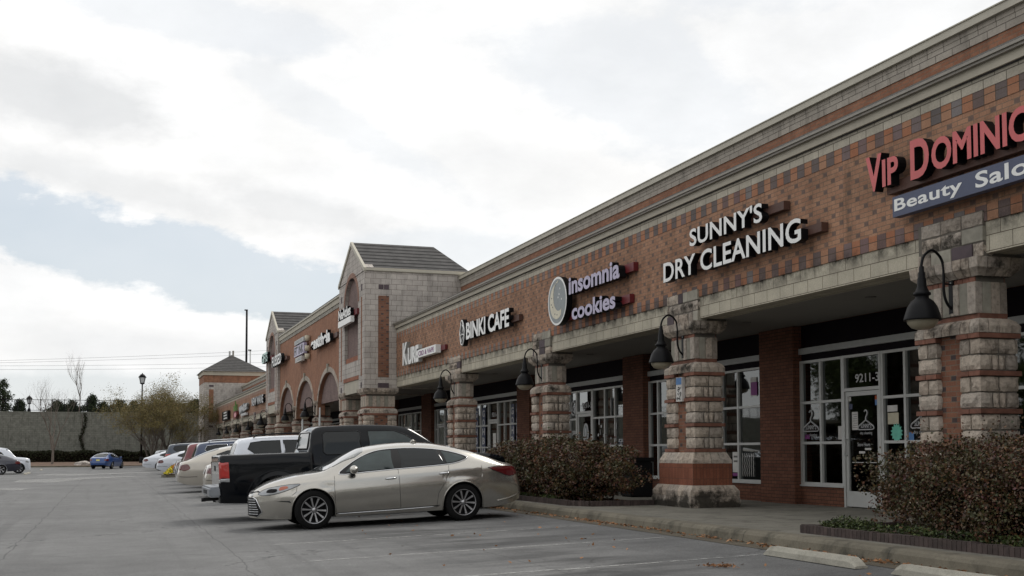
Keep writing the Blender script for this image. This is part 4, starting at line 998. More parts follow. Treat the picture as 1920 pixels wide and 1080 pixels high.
sign_part(s, 'lettering', lambda m: (put_text(m, 'Walter', 100.0, 93.7, 4.1, 4.75, XS, .16, 'decal_white', 'moon_grey', .08, 1.0, None, .35), m.box(XS, XS+.16, 94.6, 98.4, 3.98, 4.18, 'decal_white')))
s = sign('shop_sign', 'round pink and green flower shaped sign on the far wing', (10.3, 103, 4.3))
def flw(m):
    fn = lambda a, b, q: (q, a, b)
    m.prism([(103.2+1.5*cos(2*pi*k/16), 4.25+.33*sin(2*pi*k/16)) for k in range(16)], 'raceway_red', fn, XS, XS+.16); m.prism([(102.9+.9*cos(2*pi*k/16), 4.22+.2*sin(2*pi*k/16)) for k in range(16)], 'pink_face', fn, XS-.01, XS-.002)
    for a, b in ((0, .9), (.9, .55), (-.9, .6)): m.prism([(103.2+a-.25, 4.55), (103.2+a+.25, 4.55), (103.2+a*1.4, 4.5+b)], 'green_face', fn, XS, XS+.1)
sign_part(s, 'emblem', flw)
s = sign('shop_sign', 'dark sign with three bright blocks at the far end of the wing', (10.3, 112, 4.4))
sign_part(s, 'light_box', lambda m: (m.box(XS, XS+.2, 109.6, 115.4, 4.02, 4.85, 'black_metal'), [m.box(XS-.01, XS-.001, 110.2+k*.3, 113.6, 4.12+k*.26, 4.25+k*.26, 'white_face') for k in range(3)]))

# ------------------------------------------------------------------ gooseneck wall lamps
def make_lamp(loc, label, group='gooseneck lamps on the arcade columns'):
    o = empty('wall_lamp', loc)       # origin on the column face, x=0 at neck face
    tag(o, label, 'wall lamp', group)
    a = MB(); a.bbox(-.015, .05, -.045, .045, 2.80, 3.28, 'black_metal', .006)
    pth = cat_rom([(.0, 0, 2.86), (-.08, 0, 2.95), (-.12, 0, 3.1), (-.12, 0, 3.40), (-.17, 0, 3.54), (-.29, 0, 3.62), (-.41, 0, 3.55), (-.46, 0, 3.42), (-.46, 0, 3.28)], 5, False)
    a.tube(pth, .018, 'black_metal', 8); a.tube([(0, 0, 3.19), (-.12, 0, 3.19)], .012, 'black_metal', 6)
    for z in (2.88, 3.2): a.lathe([(0, -.022), (.012, -.02), (.012, -.01)], 'trim_grey', 8, c=(-.0, 0, z), axis='x')
    a.build('arm', o, world=False)
    b = MB(); c = (-.46, 0, 0)
    b.lathe([(0, 3.40), (.03, 3.40), (.035, 3.33), (.045, 3.32), (.045, 3.26), (.055, 3.24), (.06, 3.14), (.09, 3.07), (.11, 3.06), (.11, 3.03), (.085, 3.02), (.085, 2.99), (.14, 2.95), (.185, 2.88), (.215, 2.79), (.235, 2.72), (.235, 2.70), (.215, 2.705), (.17, 2.85), (0, 2.93)], 'black_metal', 28, c=c)
    b.build('shade', o, world=False)
    gl = MB(); gl.lathe([(.20, 2.72), (.19, 2.67), (.14, 2.61), (.07, 2.585), (0, 2.58)], 'globe_glass', 24, c=c); gl.build('globe', o, world=False)
    return o
lamp = make_lamp((10.31, 12.62, 0), 'black gooseneck wall lamp on the nearest stone column, beneath the Beauty Salon sign')
def lampcopy(x, y, lab, z=0):
    c = ctree(lamp); c.location = (x, y, z); c['label'] = lab; return c
lampcopy(10.31, 20.22, "black gooseneck wall lamp on the column beneath the Sunny's sign")
lampcopy(10.31, 28.0, 'black gooseneck wall lamp on the column between the cookies sign and the Binki sign')
lampcopy(10.31, 35.98, 'black gooseneck wall lamp on the column under the Kure sign side')
lampcopy(9.2, 56.2, 'black gooseneck lamp between the nearest and the middle arch')
lampcopy(9.2, 62.9, 'black gooseneck lamp between the middle and the farthest arch')
lampcopy(9.2, 73.5, 'black gooseneck lamp at the far corner of the farther tower')
for y, lab in ((82.2, 'first far black lamp past the farther tower'), (90.7, 'second far black lamp past the farther tower'), (99.6, 'third far black lamp past the farther tower'), (107.9, 'far black lamp, last but one of the wing'), (116.2, 'farthest black lamp of the wing, beside the hipped tower')): lampcopy(10.31, y, lab)
# small plate sign on the column
m = MB(); m.box(10.225, 10.30, 20.13, 20.37, 1.98, 2.44, 'paper'); m.box(10.222, 10.2249, 20.14, 20.36, 2.30, 2.43, 'paper_blue')
r = random.Random(9)
for k in range(26): y = 20.15+r.random()*.18; z = 2.0+r.random()*.26; m.box(10.220, 10.2249, y, y+.025, z, z+.02, 'black_metal')
tag(m.build('notice_plate'), 'narrow weathered white and blue notice plate on the stone column', 'notice')
# posts behind the truck
for x, y, lab in ((9.0, 57.0, 'thin pale post left of the pair standing before the arches'), (9.0, 52.1, 'thin pale post right of the pair standing before the arches')):
    m = MB(); m.tube([(0, 0, 0), (0, 0, 2.55)], .05, 'trim_grey', 10); m.box(-.012, .012, -.16, .16, 2.1, 3.0, 'trim_grey'); o = m.build('sign_post'); o.location = (8.75, y, 0); tag(o, lab, 'post', 'pale posts before the arches')
# bin
m = MB(); m.bbox(11.2, 11.75, 24.6, 25.2, 0.0, .82, 'black_plastic', .03); m.bbox(11.15, 11.8, 24.55, 25.25, .80, .9, 'black_plastic', .03); m.box(11.14, 11.16, 24.7, 25.1, .62, .74, 'interior_mid')
tag(m.build('litter_bin'), 'black square litter bin beside the hedge and brick pier', 'litter bin')

# ------------------------------------------------------------------ vehicles
def interp(tab):
    xs = [p[0] for p in tab]; ys = [p[1] for p in tab]; n = len(xs)
    d = [(ys[i+1]-ys[i])/(xs[i+1]-xs[i]) for i in range(n-1)]
    m = [d[0]]+[0 if d[i-1]*d[i] <= 0 else 2*d[i-1]*d[i]/(d[i-1]+d[i]) for i in range(1, n-1)]+[d[-1]]
    def f(x):
        if x <= xs[0]: return ys[0]
        if x >= xs[-1]: return ys[-1]
        i = max(k for k in range(n) if xs[k] <= x); i = min(i, n-2); h = xs[i+1]-xs[i]; t = (x-xs[i])/h
        return (2*t**3-3*t**2+1)*ys[i]+(t**3-2*t**2+t)*h*m[i]+(-2*t**3+3*t**2)*ys[i+1]+(t**3-t**2)*h*m[i+1]
    return f
FLANK = interp([(0, .90), (.22, .95), (.42, .985), (.60, 1.0), (.69, .997), (.73, .982), (.88, .972), (.96, .955), (1, .925)])
class Car:
    """local frame: nose at x=0 pointing +x, rear at x=-L, z up from the ground"""
    def __init__(s, name, label, cat, sp, group='cars parked in front of the shops'):
        s.sp = sp; s.root = empty(name); tag(s.root, label, cat, group)
        L, Wd = sp['L'], sp['W']/2
        T, S = interp(sp['top']), interp(sp['sh']); Wf = interp(sp['plan']); B = interp(sp['bot'])
        R, zc = sp['arch'], sp['archz']; ax = sp['axles']; tum = sp['tumble']; ins = sp.get('inset', .10)
        us = [L*i/90 for i in range(91)]+[.01, .03, .06, .1, .15, L-.01, L-.03, L-.06, L-.1, L-.15]
        for a in ax: us += [a+R*cos(pi*k/20) for k in range(21)]+[a-R*1.004, a+R*1.004]
        us += sp.get('st', []); us = sorted(u for u in us if 0 <= u <= L); uu = [us[0]]
        for u in us[1:]:
            if u-uu[-1] > .0012: uu.append(u)
        flank = sp.get('flank', FLANK)
        rings = []; s.bots = []
        for u in uu:
            w = Wf(u)*Wd; b = B(u); t = T(u); sh = min(S(u), t-.012)
            for a in ax:
                if abs(u-a) < R: b = max(b, zc+sqrt(R*R-(u-a)**2))
            b = min(b, sh-.02); r = []
            b0 = B(u)
            for k in range(11):
                z = b+(sh-b)*k/10; fr = (z-b0)/(sh-b0)
                y = w*flank(fr)
                for a in ax:      # slightly flared wheel arch
                    dd = sqrt((u-a)**2+(z-zc)**2)
                    if R <= dd+1e-6 < R+.10: y += .012*(1-(dd-R)/.10)
                r.append((y, z))
            ys = w*flank(1); h = t-sh
            yr = max(ys*.35, ys-(ins+tum*h)); zr = sh+h*sp.get('edge', .84)
            for k in range(1, 6):
                q = k/5; bul = sin(pi*q)*.018*min(1, h*3); r.append((ys+(yr-ys)*q+bul, sh+(zr-sh)*q**.9))
            for k in range(1, 8):
                y = yr*(1-k/7); r.append((y, zr+(t-zr)*(1-(y/yr)**2.4)))
            rings.append(r); s.bots.append((u, r[0]))
        n = len(rings[0]); vs = []; fs = []; full = 2*n-1
        for u, r in zip(uu, rings):
            vs += [(-u, y, z) for y, z in r]+[(-u, -y, z) for y, z in reversed(r[:-1])]
        for i in range(len(uu)-1):
            for k in range(full-1): fs.append((i*full+k, i*full+k+1, (i+1)*full+k+1, (i+1)*full+k))
        fs.append(tuple(range(full-1, -1, -1))); o = (len(uu)-1)*full; fs.append(tuple(o+k for k in range(full)))
        s.bvh = BVHTree.FromPolygons(vs, fs)
        mb = MB(); mb.add(vs, fs, sp['paint'], True)
        # underbody
        vb = []
        for u, (y, z) in s.bots: vb += [(-u, y-.004, z+.001), (-u, -y+.004, z+.001)]
        mb.add(vb, [(2*i, 2*i+1, 2*i+3, 2*i+2) for i in range(len(s.bots)-1)], 'black_plastic')
        # arch lips
        for a in ax:
            for sg in (1, -1):
                pts = []
                for (u, (y, z)) in s.bots:
                    if abs(u-a) <= R*1.001: pts.append((-u, sg*(y+.002), z))
                mb.tube(pts, sp.get('lip', .013), sp.get('lipmat', sp['paint']), 6)
        s.body = mb.build('body', s.root, world=False)
        s.body.data.validate()
        bm = bmesh.new(); bm.from_mesh(s.body.data); bm.free()
        for a in ax:
            for sg in (1, -1): s.wheel(-a, sg*(Wd-.015), sg, sp['tyre'], sp['rim'], sp.get('spokes', 10))
    def wheel(s, x, y, sg, R, rr, ns):
        m = MB(); w = s.sp.get('tw', .215)
        pr = [(rr-.005, -w), (R-.03, -w), (R-.006, -w+.02), (R, -w+.05), (R, -.05), (R-.006, -.022), (R-.03, -.006), (rr+.02, .004), (rr-.002, -.002), (rr-.01, -.05), (rr-.02, -w+.03)]
        m.lathe([(r_, h*sg) for r_, h in pr], 'tyre', 40, c=(x, y, R), axis='y')
        t = m.build('wheel', s.root, world=False)
        a = MB(); a.lathe([(0, -.11*sg), (rr-.02, -.11*sg)], 'alloy_dark', 30, c=(x, y, R), axis='y'); a.lathe([(rr-.035, -.10*sg), (rr-.03, -.02*sg), (rr-.012, -.004*sg), (rr-.002, -.004*sg)], 'alloy_dark', 40, c=(x, y, R), axis='y')
        a.lathe([(rr-.012, -.003*sg), (rr-.001, -.001*sg)], 'alloy', 40, c=(x, y, R), axis='y'); a.lathe([(0, -.012*sg), (.028, -.014*sg), (.04, -.028*sg), (.06, -.05*sg)], 'alloy', 18, c=(x, y, R), axis='y')
        for k in range(ns):
            th = 2*pi*k/ns+.1; c_, s_ = cos(th), sin(th)
            for (w0, w1, d0, d1) in ((.009, .017 if ns > 6 else .04, -.028, -.012),):
                q = []
                for r_, ww, dd in ((.045, w0, d0), (rr*.6, (w0+w1)*.45, -.02), (rr-.02, w1, d1)):
                    for e in (-1, 1): q.append((x+r_*c_-e*ww*s_, y+sg*dd, R+r_*s_+e*ww*c_))
                    for e in (1, -1): q.append((x+r_*c_-e*ww*1.2*s_, y+sg*(dd-.03), R+r_*s_+e*ww*1.2*c_))
                a.add(q, [(0, 1, 5, 4), (4, 5, 9, 8), (1, 2, 6, 5), (5, 6, 10, 9), (3, 0, 4, 7), (7, 4, 8, 11)], 'alloy')
        for k in range(5): th = 2*pi*k/5; a.lathe([(0, -.025*sg), (.009, -.028*sg), (.011, -.05*sg)], 'alloy_dark', 8, c=(x+.048*cos(th), y, R+.048*sin(th)), axis='y')
        a.build('rim', t, world=False)
    def cast(s, side, a, b):
        if side == 'L': o, d = Vector((-a, 3, b)), Vector((0, -1, 0))
        elif side == 'R': o, d = Vector((-a, -3, b)), Vector((0, 1, 0))
        elif side == 'F': o, d = Vector((2, a, b)), Vector((-1, 0, 0))
        elif side == 'B': o, d = Vector((-s.sp['L']-2, a, b)), Vector((1, 0, 0))
        else: o, d = Vector((-a, b, 4)), Vector((0, 0, -1))
        h = s.bvh.ray_cast(o, d)
        if h[0] is None: return None, None
        n = h[1]
        if n.dot(d) > 0: n = -n
        return h[0], n
    def patch(s, name, poly, side, mat, off=.005, smooth=4, res=.06, parent=None, trim=None, tr=.007, label=None, bulge=0.0):
        lp = cat_rom(poly, smooth) if smooth else [tuple(p) for p in poly]
        vs, fs = tri_poly([lp], res); out = []; bad = False
        for p in vs:
            h, nn = s.cast(side, p[0], p[1])
            if h is None: out.append(None); continue
            out.append(h+nn*off)
        fs = [f for f in fs if all(out[i] is not None for i in f)]
        out = [p if p is not None else Vector((0, 0, 0)) for p in out]
        ctr = sum((Vector(p) for p in out), Vector())/max(1, len(out))
        m = MB(); used = sorted({i for f in fs for i in f}); mp_ = {i: k for k, i in enumerate(used)}
        m.add([out[i] for i in used], [tuple(mp_[i] for i in f) for f in fs], mat, True)
        if trim:
            pts = []
            for p in lp+[lp[0]]:
                h, nn = s.cast(side, p[0], p[1])
                if h is not None: pts.append(h+nn*off)
            if len(pts) > 3: m.tube(pts, tr, trim, 6, cap=False)
        o = m.build(name, parent or s.root, world=False)
        if label: o['label'] = label
        return o
    def both(s, name, poly, mat, **k):
        return [s.patch(name, poly, sd, mat, **k) for sd in ('L', 'R')]
    def line(s, pts, side, name='seam', rad=.004, mat='seam', off=.0, parent=None, n=6):
        m = MB(); P = []
        dense = []
        for i in range(len(pts)-1):
            for k in range(n): t = k/n; dense.append((pts[i][0]+(pts[i+1][0]-pts[i][0])*t, pts[i][1]+(pts[i+1][1]-pts[i][1])*t))
        dense.append(pts[-1])
        for p in dense:
            h, nn = s.cast(side, *p)
            if h is not None: P.append(h+nn*off)
        if len(P) > 1: m.tube(P, rad, mat, 5); return m.build(name, parent or s.body, world=False)
    def mirror(s, u, z, sides=(1, -1), w=.24, h=.15, mat=None):
        for sg in sides:
            hh, nn = s.cast('L' if sg > 0 else 'R', u, z)
            y0 = hh.y; m = MB(); bm = bmesh.new(); bmesh.ops.create_uvsphere(bm, u_segments=16, v_segments=10, radius=1)
            for v in bm.verts:
                c = v.co; fx = .5+.5*(1 if c.x > 0 else .55); v.co = Vector((-u+c.x*.085*fx-.03, y0+sg*(.145+c.y*w/2), z+.045+c.z*h/2*(1-.12*c.y*sg)))
            m.frombm(bm, mat or s.sp['paint'], True); bm.free()
            m.box(-u-.05, -u+.02, min(y0-sg*.03, y0+sg*.1), max(y0-sg*.03, y0+sg*.1), z-.055, z+.0, 'black_plastic')
            m.build('door_mirror', s.root, world=False)
    def handle(s, u, z, sides='LR'):
        for sd in sides:
            m = MB(); pts = []
            for k in range(7):
                h, nn = s.cast(sd, u-.10+.2*k/6, z+.008*(k/6)); pts.append(h+nn*(.012+.022*sin(pi*k/6)**.5))
            m.tube(pts, [.008, .013, .014, .014, .014, .013, .008], s.sp.get('hmat', 'chrome'), 8); m.build('door_handle', s.root, world=False)
    def place(s, x, y, heading, z=None, pitch=True):
        r = s.root; r.rotation_mode = 'XYZ'
        slope = math.atan(.035)*cos(heading) if pitch else 0
        r.rotation_euler = (0, -slope, heading); r.location = (x, y, lotz(x) if z is None else z); return s

def std_dress(c, rear_sedan=True):
    pass
# --- the champagne sedan (nose to the lane)
SED = dict(L=5.0, W=1.84, H=1.45, paint='paint_champagne', arch=.385, archz=.325, axles=[1.03, 3.77], tumble=.62, inset=.075, edge=.86, tyre=.335, rim=.235, spokes=10,
  top=[(0, .60), (.04, .655), (.12, .715), (.4, .84), (.8, .935), (1.22, .992), (1.45, 1.11), (1.75, 1.26), (2.05, 1.375), (2.45, 1.43), (2.8, 1.445), (3.2, 1.43), (3.6, 1.375), (4.0, 1.27), (4.35, 1.14), (4.6, 1.035), (4.8, .985), (4.88, .95), (4.95, .80), (5.0, .60)],
  sh=[(0, .58), (.2, .66), (.5, .76), (.9, .845), (1.3, .885), (2.0, .925), (3.0, .965), (3.8, .99), (4.4, .975), (4.8, .93), (5.0, .58)],
  plan=[(0, .14), (.03, .27), (.08, .38), (.15, .48), (.25, .60), (.4, .745), (.6, .865), (.8, .935), (1.0, .965), (1.2, .985), (2.4, 1.0), (3.6, .995), (4.2, .965), (4.6, .90), (4.85, .80), (4.95, .71), (5.0, .58)],
  bot=[(0, .22), (.4, .19), (.9, .19), (1.5, .20), (3.4, .21), (4.3, .22), (4.7, .26), (5.0, .36)])
c = Car('parked_sedan', 'champagne silver sedan in the foreground with its nose to the lane', 'car', SED)
ch = 'chrome'
outl = [(1.50, .925), (2.0, .945), (2.55, .975), (3.1, 1.0), (3.62, 1.035), (3.90, 1.115), (3.82, 1.185), (3.45, 1.285), (2.95, 1.335), (2.5, 1.335), (2.2, 1.30), (1.95, 1.215), (1.70, 1.085)]
for sd in 'LR':
    c.patch('window_surround', outl, sd, 'black_plastic', off=.003, smooth=3, trim=ch, tr=.008)
    g1 = c.patch('side_window', [(1.62, .955), (2.0, .965), (2.50, .985), (2.51, 1.31), (2.3, 1.30), (2.0, 1.225), (1.80, 1.12)], sd, 'car_glass_light', off=.007, smooth=0)
    c.patch('side_window', [(2.64, .995), (3.1, 1.015), (3.46, 1.04), (3.36, 1.285), (2.95, 1.315), (2.64, 1.318)], sd, 'car_glass', off=.007, smooth=0)
    c.patch('side_window', [(3.50, 1.045), (3.65, 1.06), (3.86, 1.12), (3.80, 1.165), (3.44, 1.265)], sd, 'car_glass_light', off=.007, smooth=0)
    c.patch('headlight', [(.13, .63), (.24, .605), (.44, .64), (.62, .70), (.80, .775), (.74, .79), (.50, .765), (.26, .715)], sd, 'lamp_white', off=.008, smooth=3, res=.03, trim='black_plastic', tr=.004)
    c.patch('headlight', [(.26, .65), (.40, .66), (.42, .71), (.30, .705)], sd, 'alloy_dark', off=.012, smooth=3, res=.03)
    c.patch('indicator_lamp', [(.46, .685), (.60, .725), (.58, .755), (.48, .74)], sd, 'lamp_amber', off=.012, smooth=2, res=.03)
    c.patch('tail_light', [(4.28, .935), (4.6, .945), (4.86, .93), (4.9, .87), (4.86, .80), (4.70, .765), (4.52, .83)], sd, 'lamp_red', off=.007, smooth=2, res=.03, trim='black_plastic', tr=.004)
    c.patch('bumper_vent', [(.40, .50), (.62, .505), (.78, .40), (.80, .33), (.70, .44), (.58, .485)], sd, 'seam', off=.003, smooth=2, res=.03)
    for pts in ([(1.41, .90), (1.40, .6), (1.43, .24)], [(2.57, .97), (2.58, .6), (2.60, .25)], [(3.52, 1.0), (3.50, .85), (3.42, .70), (3.30, .52), (3.27, .26)], [(.75, .78), (.74, .66), (.66, .60)]): c.line(pts, sd)
    c.line([(1.44, .245), (2.5, .262), (3.3, .285)], sd, 'sill_trim', .008, ch, .004)
    c.line([(1.42, .255), (3.33, .30)], sd, 'seam', .006)
    c.line([(4.45, .33), (4.7, .37), (4.95, .45)], sd, 'bumper_trim', .01, 'paint_champagne', .01)
    c.patch('fuel_flap', [(3.98, .80), (4.14, .80), (4.15, .93), (3.99, .93)], sd, 'paint_champagne', off=.003, smooth=2)
c.handle(2.42, .815); c.handle(3.42, .865); c.mirror(1.72, .955)
c.patch('windscreen', [(1.26, -.60), (1.20, 0), (1.26, .60), (1.62, .60), (2.0, .50), (2.04, 0), (2.0, -.50), (1.62, -.60)], 'T', 'screen_glass', off=.005, smooth=2)
c.patch('rear_window', [(3.66, -.48), (3.62, 0), (3.66, .48), (4.1, .54), (4.48, .52), (4.54, 0), (4.48, -.52), (4.1, -.54)], 'T', 'screen_glass', off=.005, smooth=2)
c.patch('lower_grille', [(-.36, .235), (.36, .235), (.46, .32), (.36, .54), (.28, .575), (-.28, .575), (-.36, .54), (-.46, .32)], 'F', 'black_plastic', off=.004, smooth=0, res=.04, trim=ch, tr=.009)
for k in range(7): z = .285+k*.041; w_ = .40-abs(z-.35)*.35; c.line([(-w_, z), (w_, z)], 'F', 'grille_bar', .0055, ch, .006, n=10)
c.patch('upper_grille', [(-.42, .655), (0, .625), (.42, .655), (.36, .685), (0, .675), (-.36, .685)], 'F', 'black_plastic', off=.005, smooth=0, res=.03, trim=ch, tr=.006)
c.patch('licence_plate', [(-.15, .60), (.15, .60), (.15, .74), (-.15, .74)], 'B', 'plate_white', off=.02, smooth=0)
mq = MB(); mq.tube([(-2.98, .2, 1.44), (-3.02, .2, 1.475), (-3.08, .2, 1.44)], .02, 'paint_champagne', 6); mq.build('aerial', c.root, world=False)
c.root.scale = (.978, 1, 1); c.place(2.36, 21.36, pi)

# --- generic dressing for the other vehicles seen mainly from the rear quarter
def sedan_spec(paint, **k):
    d = dict(SED); d['paint'] = paint; d.update(k); return d
def dress_sedan(c, tail='lamp_red', plate='plate_white', sides='LR', light=False):
    gm = 'car_glass'
    for sd in sides:
        c.patch('side_window', [(1.58, .955), (2.50, .985), (2.51, 1.31), (2.3, 1.30), (2.0, 1.225), (1.75, 1.09)], sd, gm, off=.006, smooth=0, trim='black_plastic', tr=.006)
        c.patch('side_window', [(2.62, .995), (3.50, 1.035), (3.78, 1.10), (3.72, 1.18), (3.36, 1.285), (2.64, 1.318)], sd, gm, off=.006, smooth=0, trim='black_plastic', tr=.006)
        c.patch('tail_light', [(4.60, .76), (4.66, .89), (4.84, .88), (4.92, .80), (4.88, .72), (4.74, .70)], sd, tail, off=.008, smooth=3, res=.03)
        for pts in ([(2.57, .97), (2.6, .25)], [(3.50, 1.0), (3.45, .75), (3.27, .45)]): c.line(pts, sd)
        c.line([(4.38, .50), (4.7, .50), (4.96, .52)], sd, 'bumper_trim', .008, 'seam', .002)
    for sg in (1, -1): c.patch('tail_light', [(sg*.54, .74), (sg*.70, .72), (sg*.76, .79), (sg*.73, .87), (sg*.56, .86)], 'B', tail, off=.012, smooth=3, res=.04)
    c.patch('rear_window', [(3.66, -.48), (3.62, 0), (3.66, .48), (4.1, .54), (4.48, .52), (4.54, 0), (4.48, -.52), (4.1, -.54)], 'T', gm, off=.005, smooth=2)
    c.patch('windscreen', [(1.26, -.60), (1.20, 0), (1.26, .60), (1.62, .60), (2.0, .50), (2.04, 0), (2.0, -.50), (1.62, -.60)], 'T', gm, off=.005, smooth=2)
    c.patch('licence_plate', [(-.16, .70), (.16, .70), (.16, .84), (-.16, .84)], 'B', plate, off=.02, smooth=0)
    c.mirror(1.72, .955)
SUV = dict(L=4.8, W=1.92, H=1.76, arch=.42, archz=.36, axles=[.95, 3.75], tumble=.26, inset=.05, edge=.93, tyre=.37, rim=.25, spokes=5,
  top=[(0, .66), (.05, .78), (.2, .92), (.6, 1.05), (1.1, 1.12), (1.35, 1.24), (1.7, 1.5), (2.0, 1.66), (2.4, 1.73), (3.2, 1.76), (4.0, 1.74), (4.4, 1.70), (4.5, 1.64), (4.62, 1.35), (4.72, 1.08), (4.77, .9), (4.8, .60)],
  sh=[(0, .62), (.2, .82), (.6, .95), (1.2, 1.03), (2.4, 1.08), (3.8, 1.12), (4.5, 1.12), (4.72, 1.02), (4.8, .58)],
  plan=[(0, .55), (.06, .68), (.2, .82), (.4, .91), (.8, .97), (1.5, 1.0), (3.8, 1.0), (4.3, .97), (4.6, .92), (4.72, .86), (4.8, .74)],
  bot=[(0, .26), (.9, .25), (3.6, .27), (4.4, .28), (4.8, .42)])
def dress_suv(c, tail='lamp_red', plate='plate_white', rails=True, chrome_win=False, tall=True, sides='LR'):
    tr = 'chrome' if chrome_win else 'black_plastic'
    for sd in sides:
        c.patch('side_window', [(1.62, 1.13), (2.42, 1.16), (2.42, 1.60), (2.15, 1.60), (1.9, 1.46)], sd, 'car_glass', off=.006, smooth=0, trim=tr, tr=.01)
        c.patch('side_window', [(2.50, 1.16), (3.34, 1.19), (3.36, 1.62), (2.50, 1.61)], sd, 'car_glass', off=.006, smooth=0, trim=tr, tr=.01)
        c.patch('side_window', [(3.42, 1.20), (4.05, 1.25), (4.28, 1.42), (4.20, 1.58), (3.9, 1.615), (3.44, 1.62)], sd, 'car_glass', off=.006, smooth=0, trim=tr, tr=.01)
        c.patch('tail_light', [(4.26, 1.02), (4.5, 1.10), (4.68, 1.08), (4.72, .98), (4.6, .94), (4.36, .95)], sd, tail, off=.01, smooth=2, res=.03)
        for pts in ([(2.46, 1.12), (2.48, .35)], [(3.38, 1.15), (3.3, .8), (3.2, .4)]): c.line(pts, sd)
        c.line([(1.3, .38), (3.4, .40)], sd, 'sill_trim', .02, 'black_plastic', .004)
    for sg in (1, -1): c.patch('tail_light', [(sg*.50, .96), (sg*.80, .96), (sg*.84, 1.08), (sg*.62, 1.08)], 'B', tail, off=.012, smooth=2, res=.04)
    c.patch('rear_window', [(-.60, 1.17), (.60, 1.17), (.56, 1.50), (.42, 1.585), (-.42, 1.585), (-.56, 1.50)], 'B', 'car_glass', off=.006, smooth=0)
    c.patch('windscreen', [(1.30, -.66), (1.24, 0), (1.30, .66), (1.9, .60), (1.96, 0), (1.9, -.60)], 'T', 'car_glass', off=.005, smooth=2)
    c.patch('licence_plate', [(-.16, .80), (.16, .80), (.16, .94), (-.16, .94)], 'B', plate, off=.03, smooth=0)
    c.patch('rear_bumper', [(-.8, .42), (.8, .42), (.82, .56), (-.82, .56)], 'B', 'black_plastic', off=.02, smooth=0)
    if rails:
        for sg in (1, -1):
            m = MB(); m.tube([(-2.2, sg*.66, 1.71), (-2.3, sg*.66, 1.79), (-3.2, sg*.66, 1.81), (-4.0, sg*.66, 1.79), (-4.12, sg*.66, 1.71)], .018, 'chrome' if chrome_win else 'black_plastic', 6); m.build('roof_rail', c.root, world=False)
    c.mirror(1.75, 1.12)
def shut(d): return d
# white SUV behind the truck, nose to the shops
c = Car('parked_suv', 'white suv with dark side glass and roof rails behind the black truck', 'car', dict(SUV, paint='paint_white')); dress_suv(c); c.place(7.75, 32.3, 0)
c = Car('parked_sedan', 'beige sedan almost hidden, its bumper showing left of the truck tailgate', 'car', sedan_spec('paint_tan', L=5.0)); dress_sedan(c); c.place(7.75, 37.4, 0)
c = Car('parked_sedan', 'pale tan sedan with round red tail lamps between the truck and the yellow flowers', 'car', sedan_spec('paint_tan')); dress_sedan(c, 'lamp_red'); c.root.scale = (1.02, 1.04, 1.07); c.place(7.30, 42.1, 0)
c = Car('parked_suv', 'dark navy suv with chrome window trim behind the pale tan sedan', 'car', dict(SUV, paint='paint_navy')); dress_suv(c, chrome_win=True); c.place(7.75, 47.0, 0)
c = Car('parked_suv', 'dark red suv showing between the navy suv and the far cars', 'car', dict(SUV, paint='paint_red')); dress_suv(c, rails=False); c.place(7.7, 51.9, 0)
c = Car('parked_sedan', 'dark grey sedan low behind the orange and yellow flowers', 'car', sedan_spec('paint_grey')); dress_sedan(c); c.place(7.9, 57.6, 0)
c = Car('parked_sedan', 'bright white car with its bumper just left of the slate suv', 'car', sedan_spec('paint_white')); dress_sedan(c); c.place(7.75, 75.8, 0)
c = Car('parked_suv', 'tall slate blue suv with large upright red tail lamps beyond the flower island', 'car', dict(SUV, paint='paint_slate', spokes=6)); dress_suv(c, 'lamp_bright')
for sg in (1, -1): c.patch('tail_light', [(sg*.68, .80), (sg*.86, .80), (sg*.84, 1.15), (sg*.70, 1.15)], 'B', 'lamp_bright', off=.02, smooth=0)
c.root.scale = (1.06, 1.05, 1.10); c.place(8.5, 80.6, 0)
c = Car('parked_sedan', 'white sedan with thin red tail lamps, leftmost of the row by the shops', 'car', sedan_spec('paint_white')); dress_sedan(c); c.place(7.35, 92.3, 0)
c = Car('parked_suv', 'silver hatchback behind the leftmost white sedan of the row', 'car', dict(SUV, paint='paint_silver')); dress_suv(c); c.root.scale = (.95, .95, .88); c.place(7.9, 101.0, 0)
# far row at the left
c = Car('parked_suv', 'white suv facing right at the left edge of the picture', 'car', dict(SUV, paint='paint_white', spokes=6, axles=[.78, 3.6], top=[(0, .75), (.04, .95), (.12, 1.05), (.5, 1.12), (.95, 1.16), (1.1, 1.3), (1.4, 1.66), (1.55, 1.76), (2.0, 1.83), (3.2, 1.86), (4.4, 1.84), (4.6, 1.75), (4.75, 1.2), (4.8, .7)], sh=[(0, .70), (.1, .95), (.6, 1.04), (1.2, 1.10), (2.4, 1.12), (4.5, 1.15), (4.8, .68)]), 'cars at the left edge'); dress_suv(c)
for sd in 'LR': c.patch('headlight', [(.12, .76), (.32, .80), (.34, .92), (.16, .86)], sd, 'lamp_white', off=.01, smooth=2, res=.03)
c.place(-5.3, 90.7, radians(6), z=-.41, pitch=False)
c = Car('parked_sedan', 'dark ink blue sedan with red tail lamps at the left edge before the white suv', 'car', sedan_spec('paint_ink', spokes=5), 'cars at the left edge'); dress_sedan(c); c.place(-10.6, 86.0, radians(184), z=-.41, pitch=False)
c = Car('driving_sedan', 'bright blue sedan alone in the lane, seen from behind', 'car', sedan_spec('paint_blue', spokes=5), 'cars in the lane'); dress_sedan(c, plate='plate_yellow'); c.place(.6, 114.6, radians(72), z=-.41+.02, pitch=False)

plain('chrome_dull', (.30, .32, .35), .35, metal=.8, var=.05)
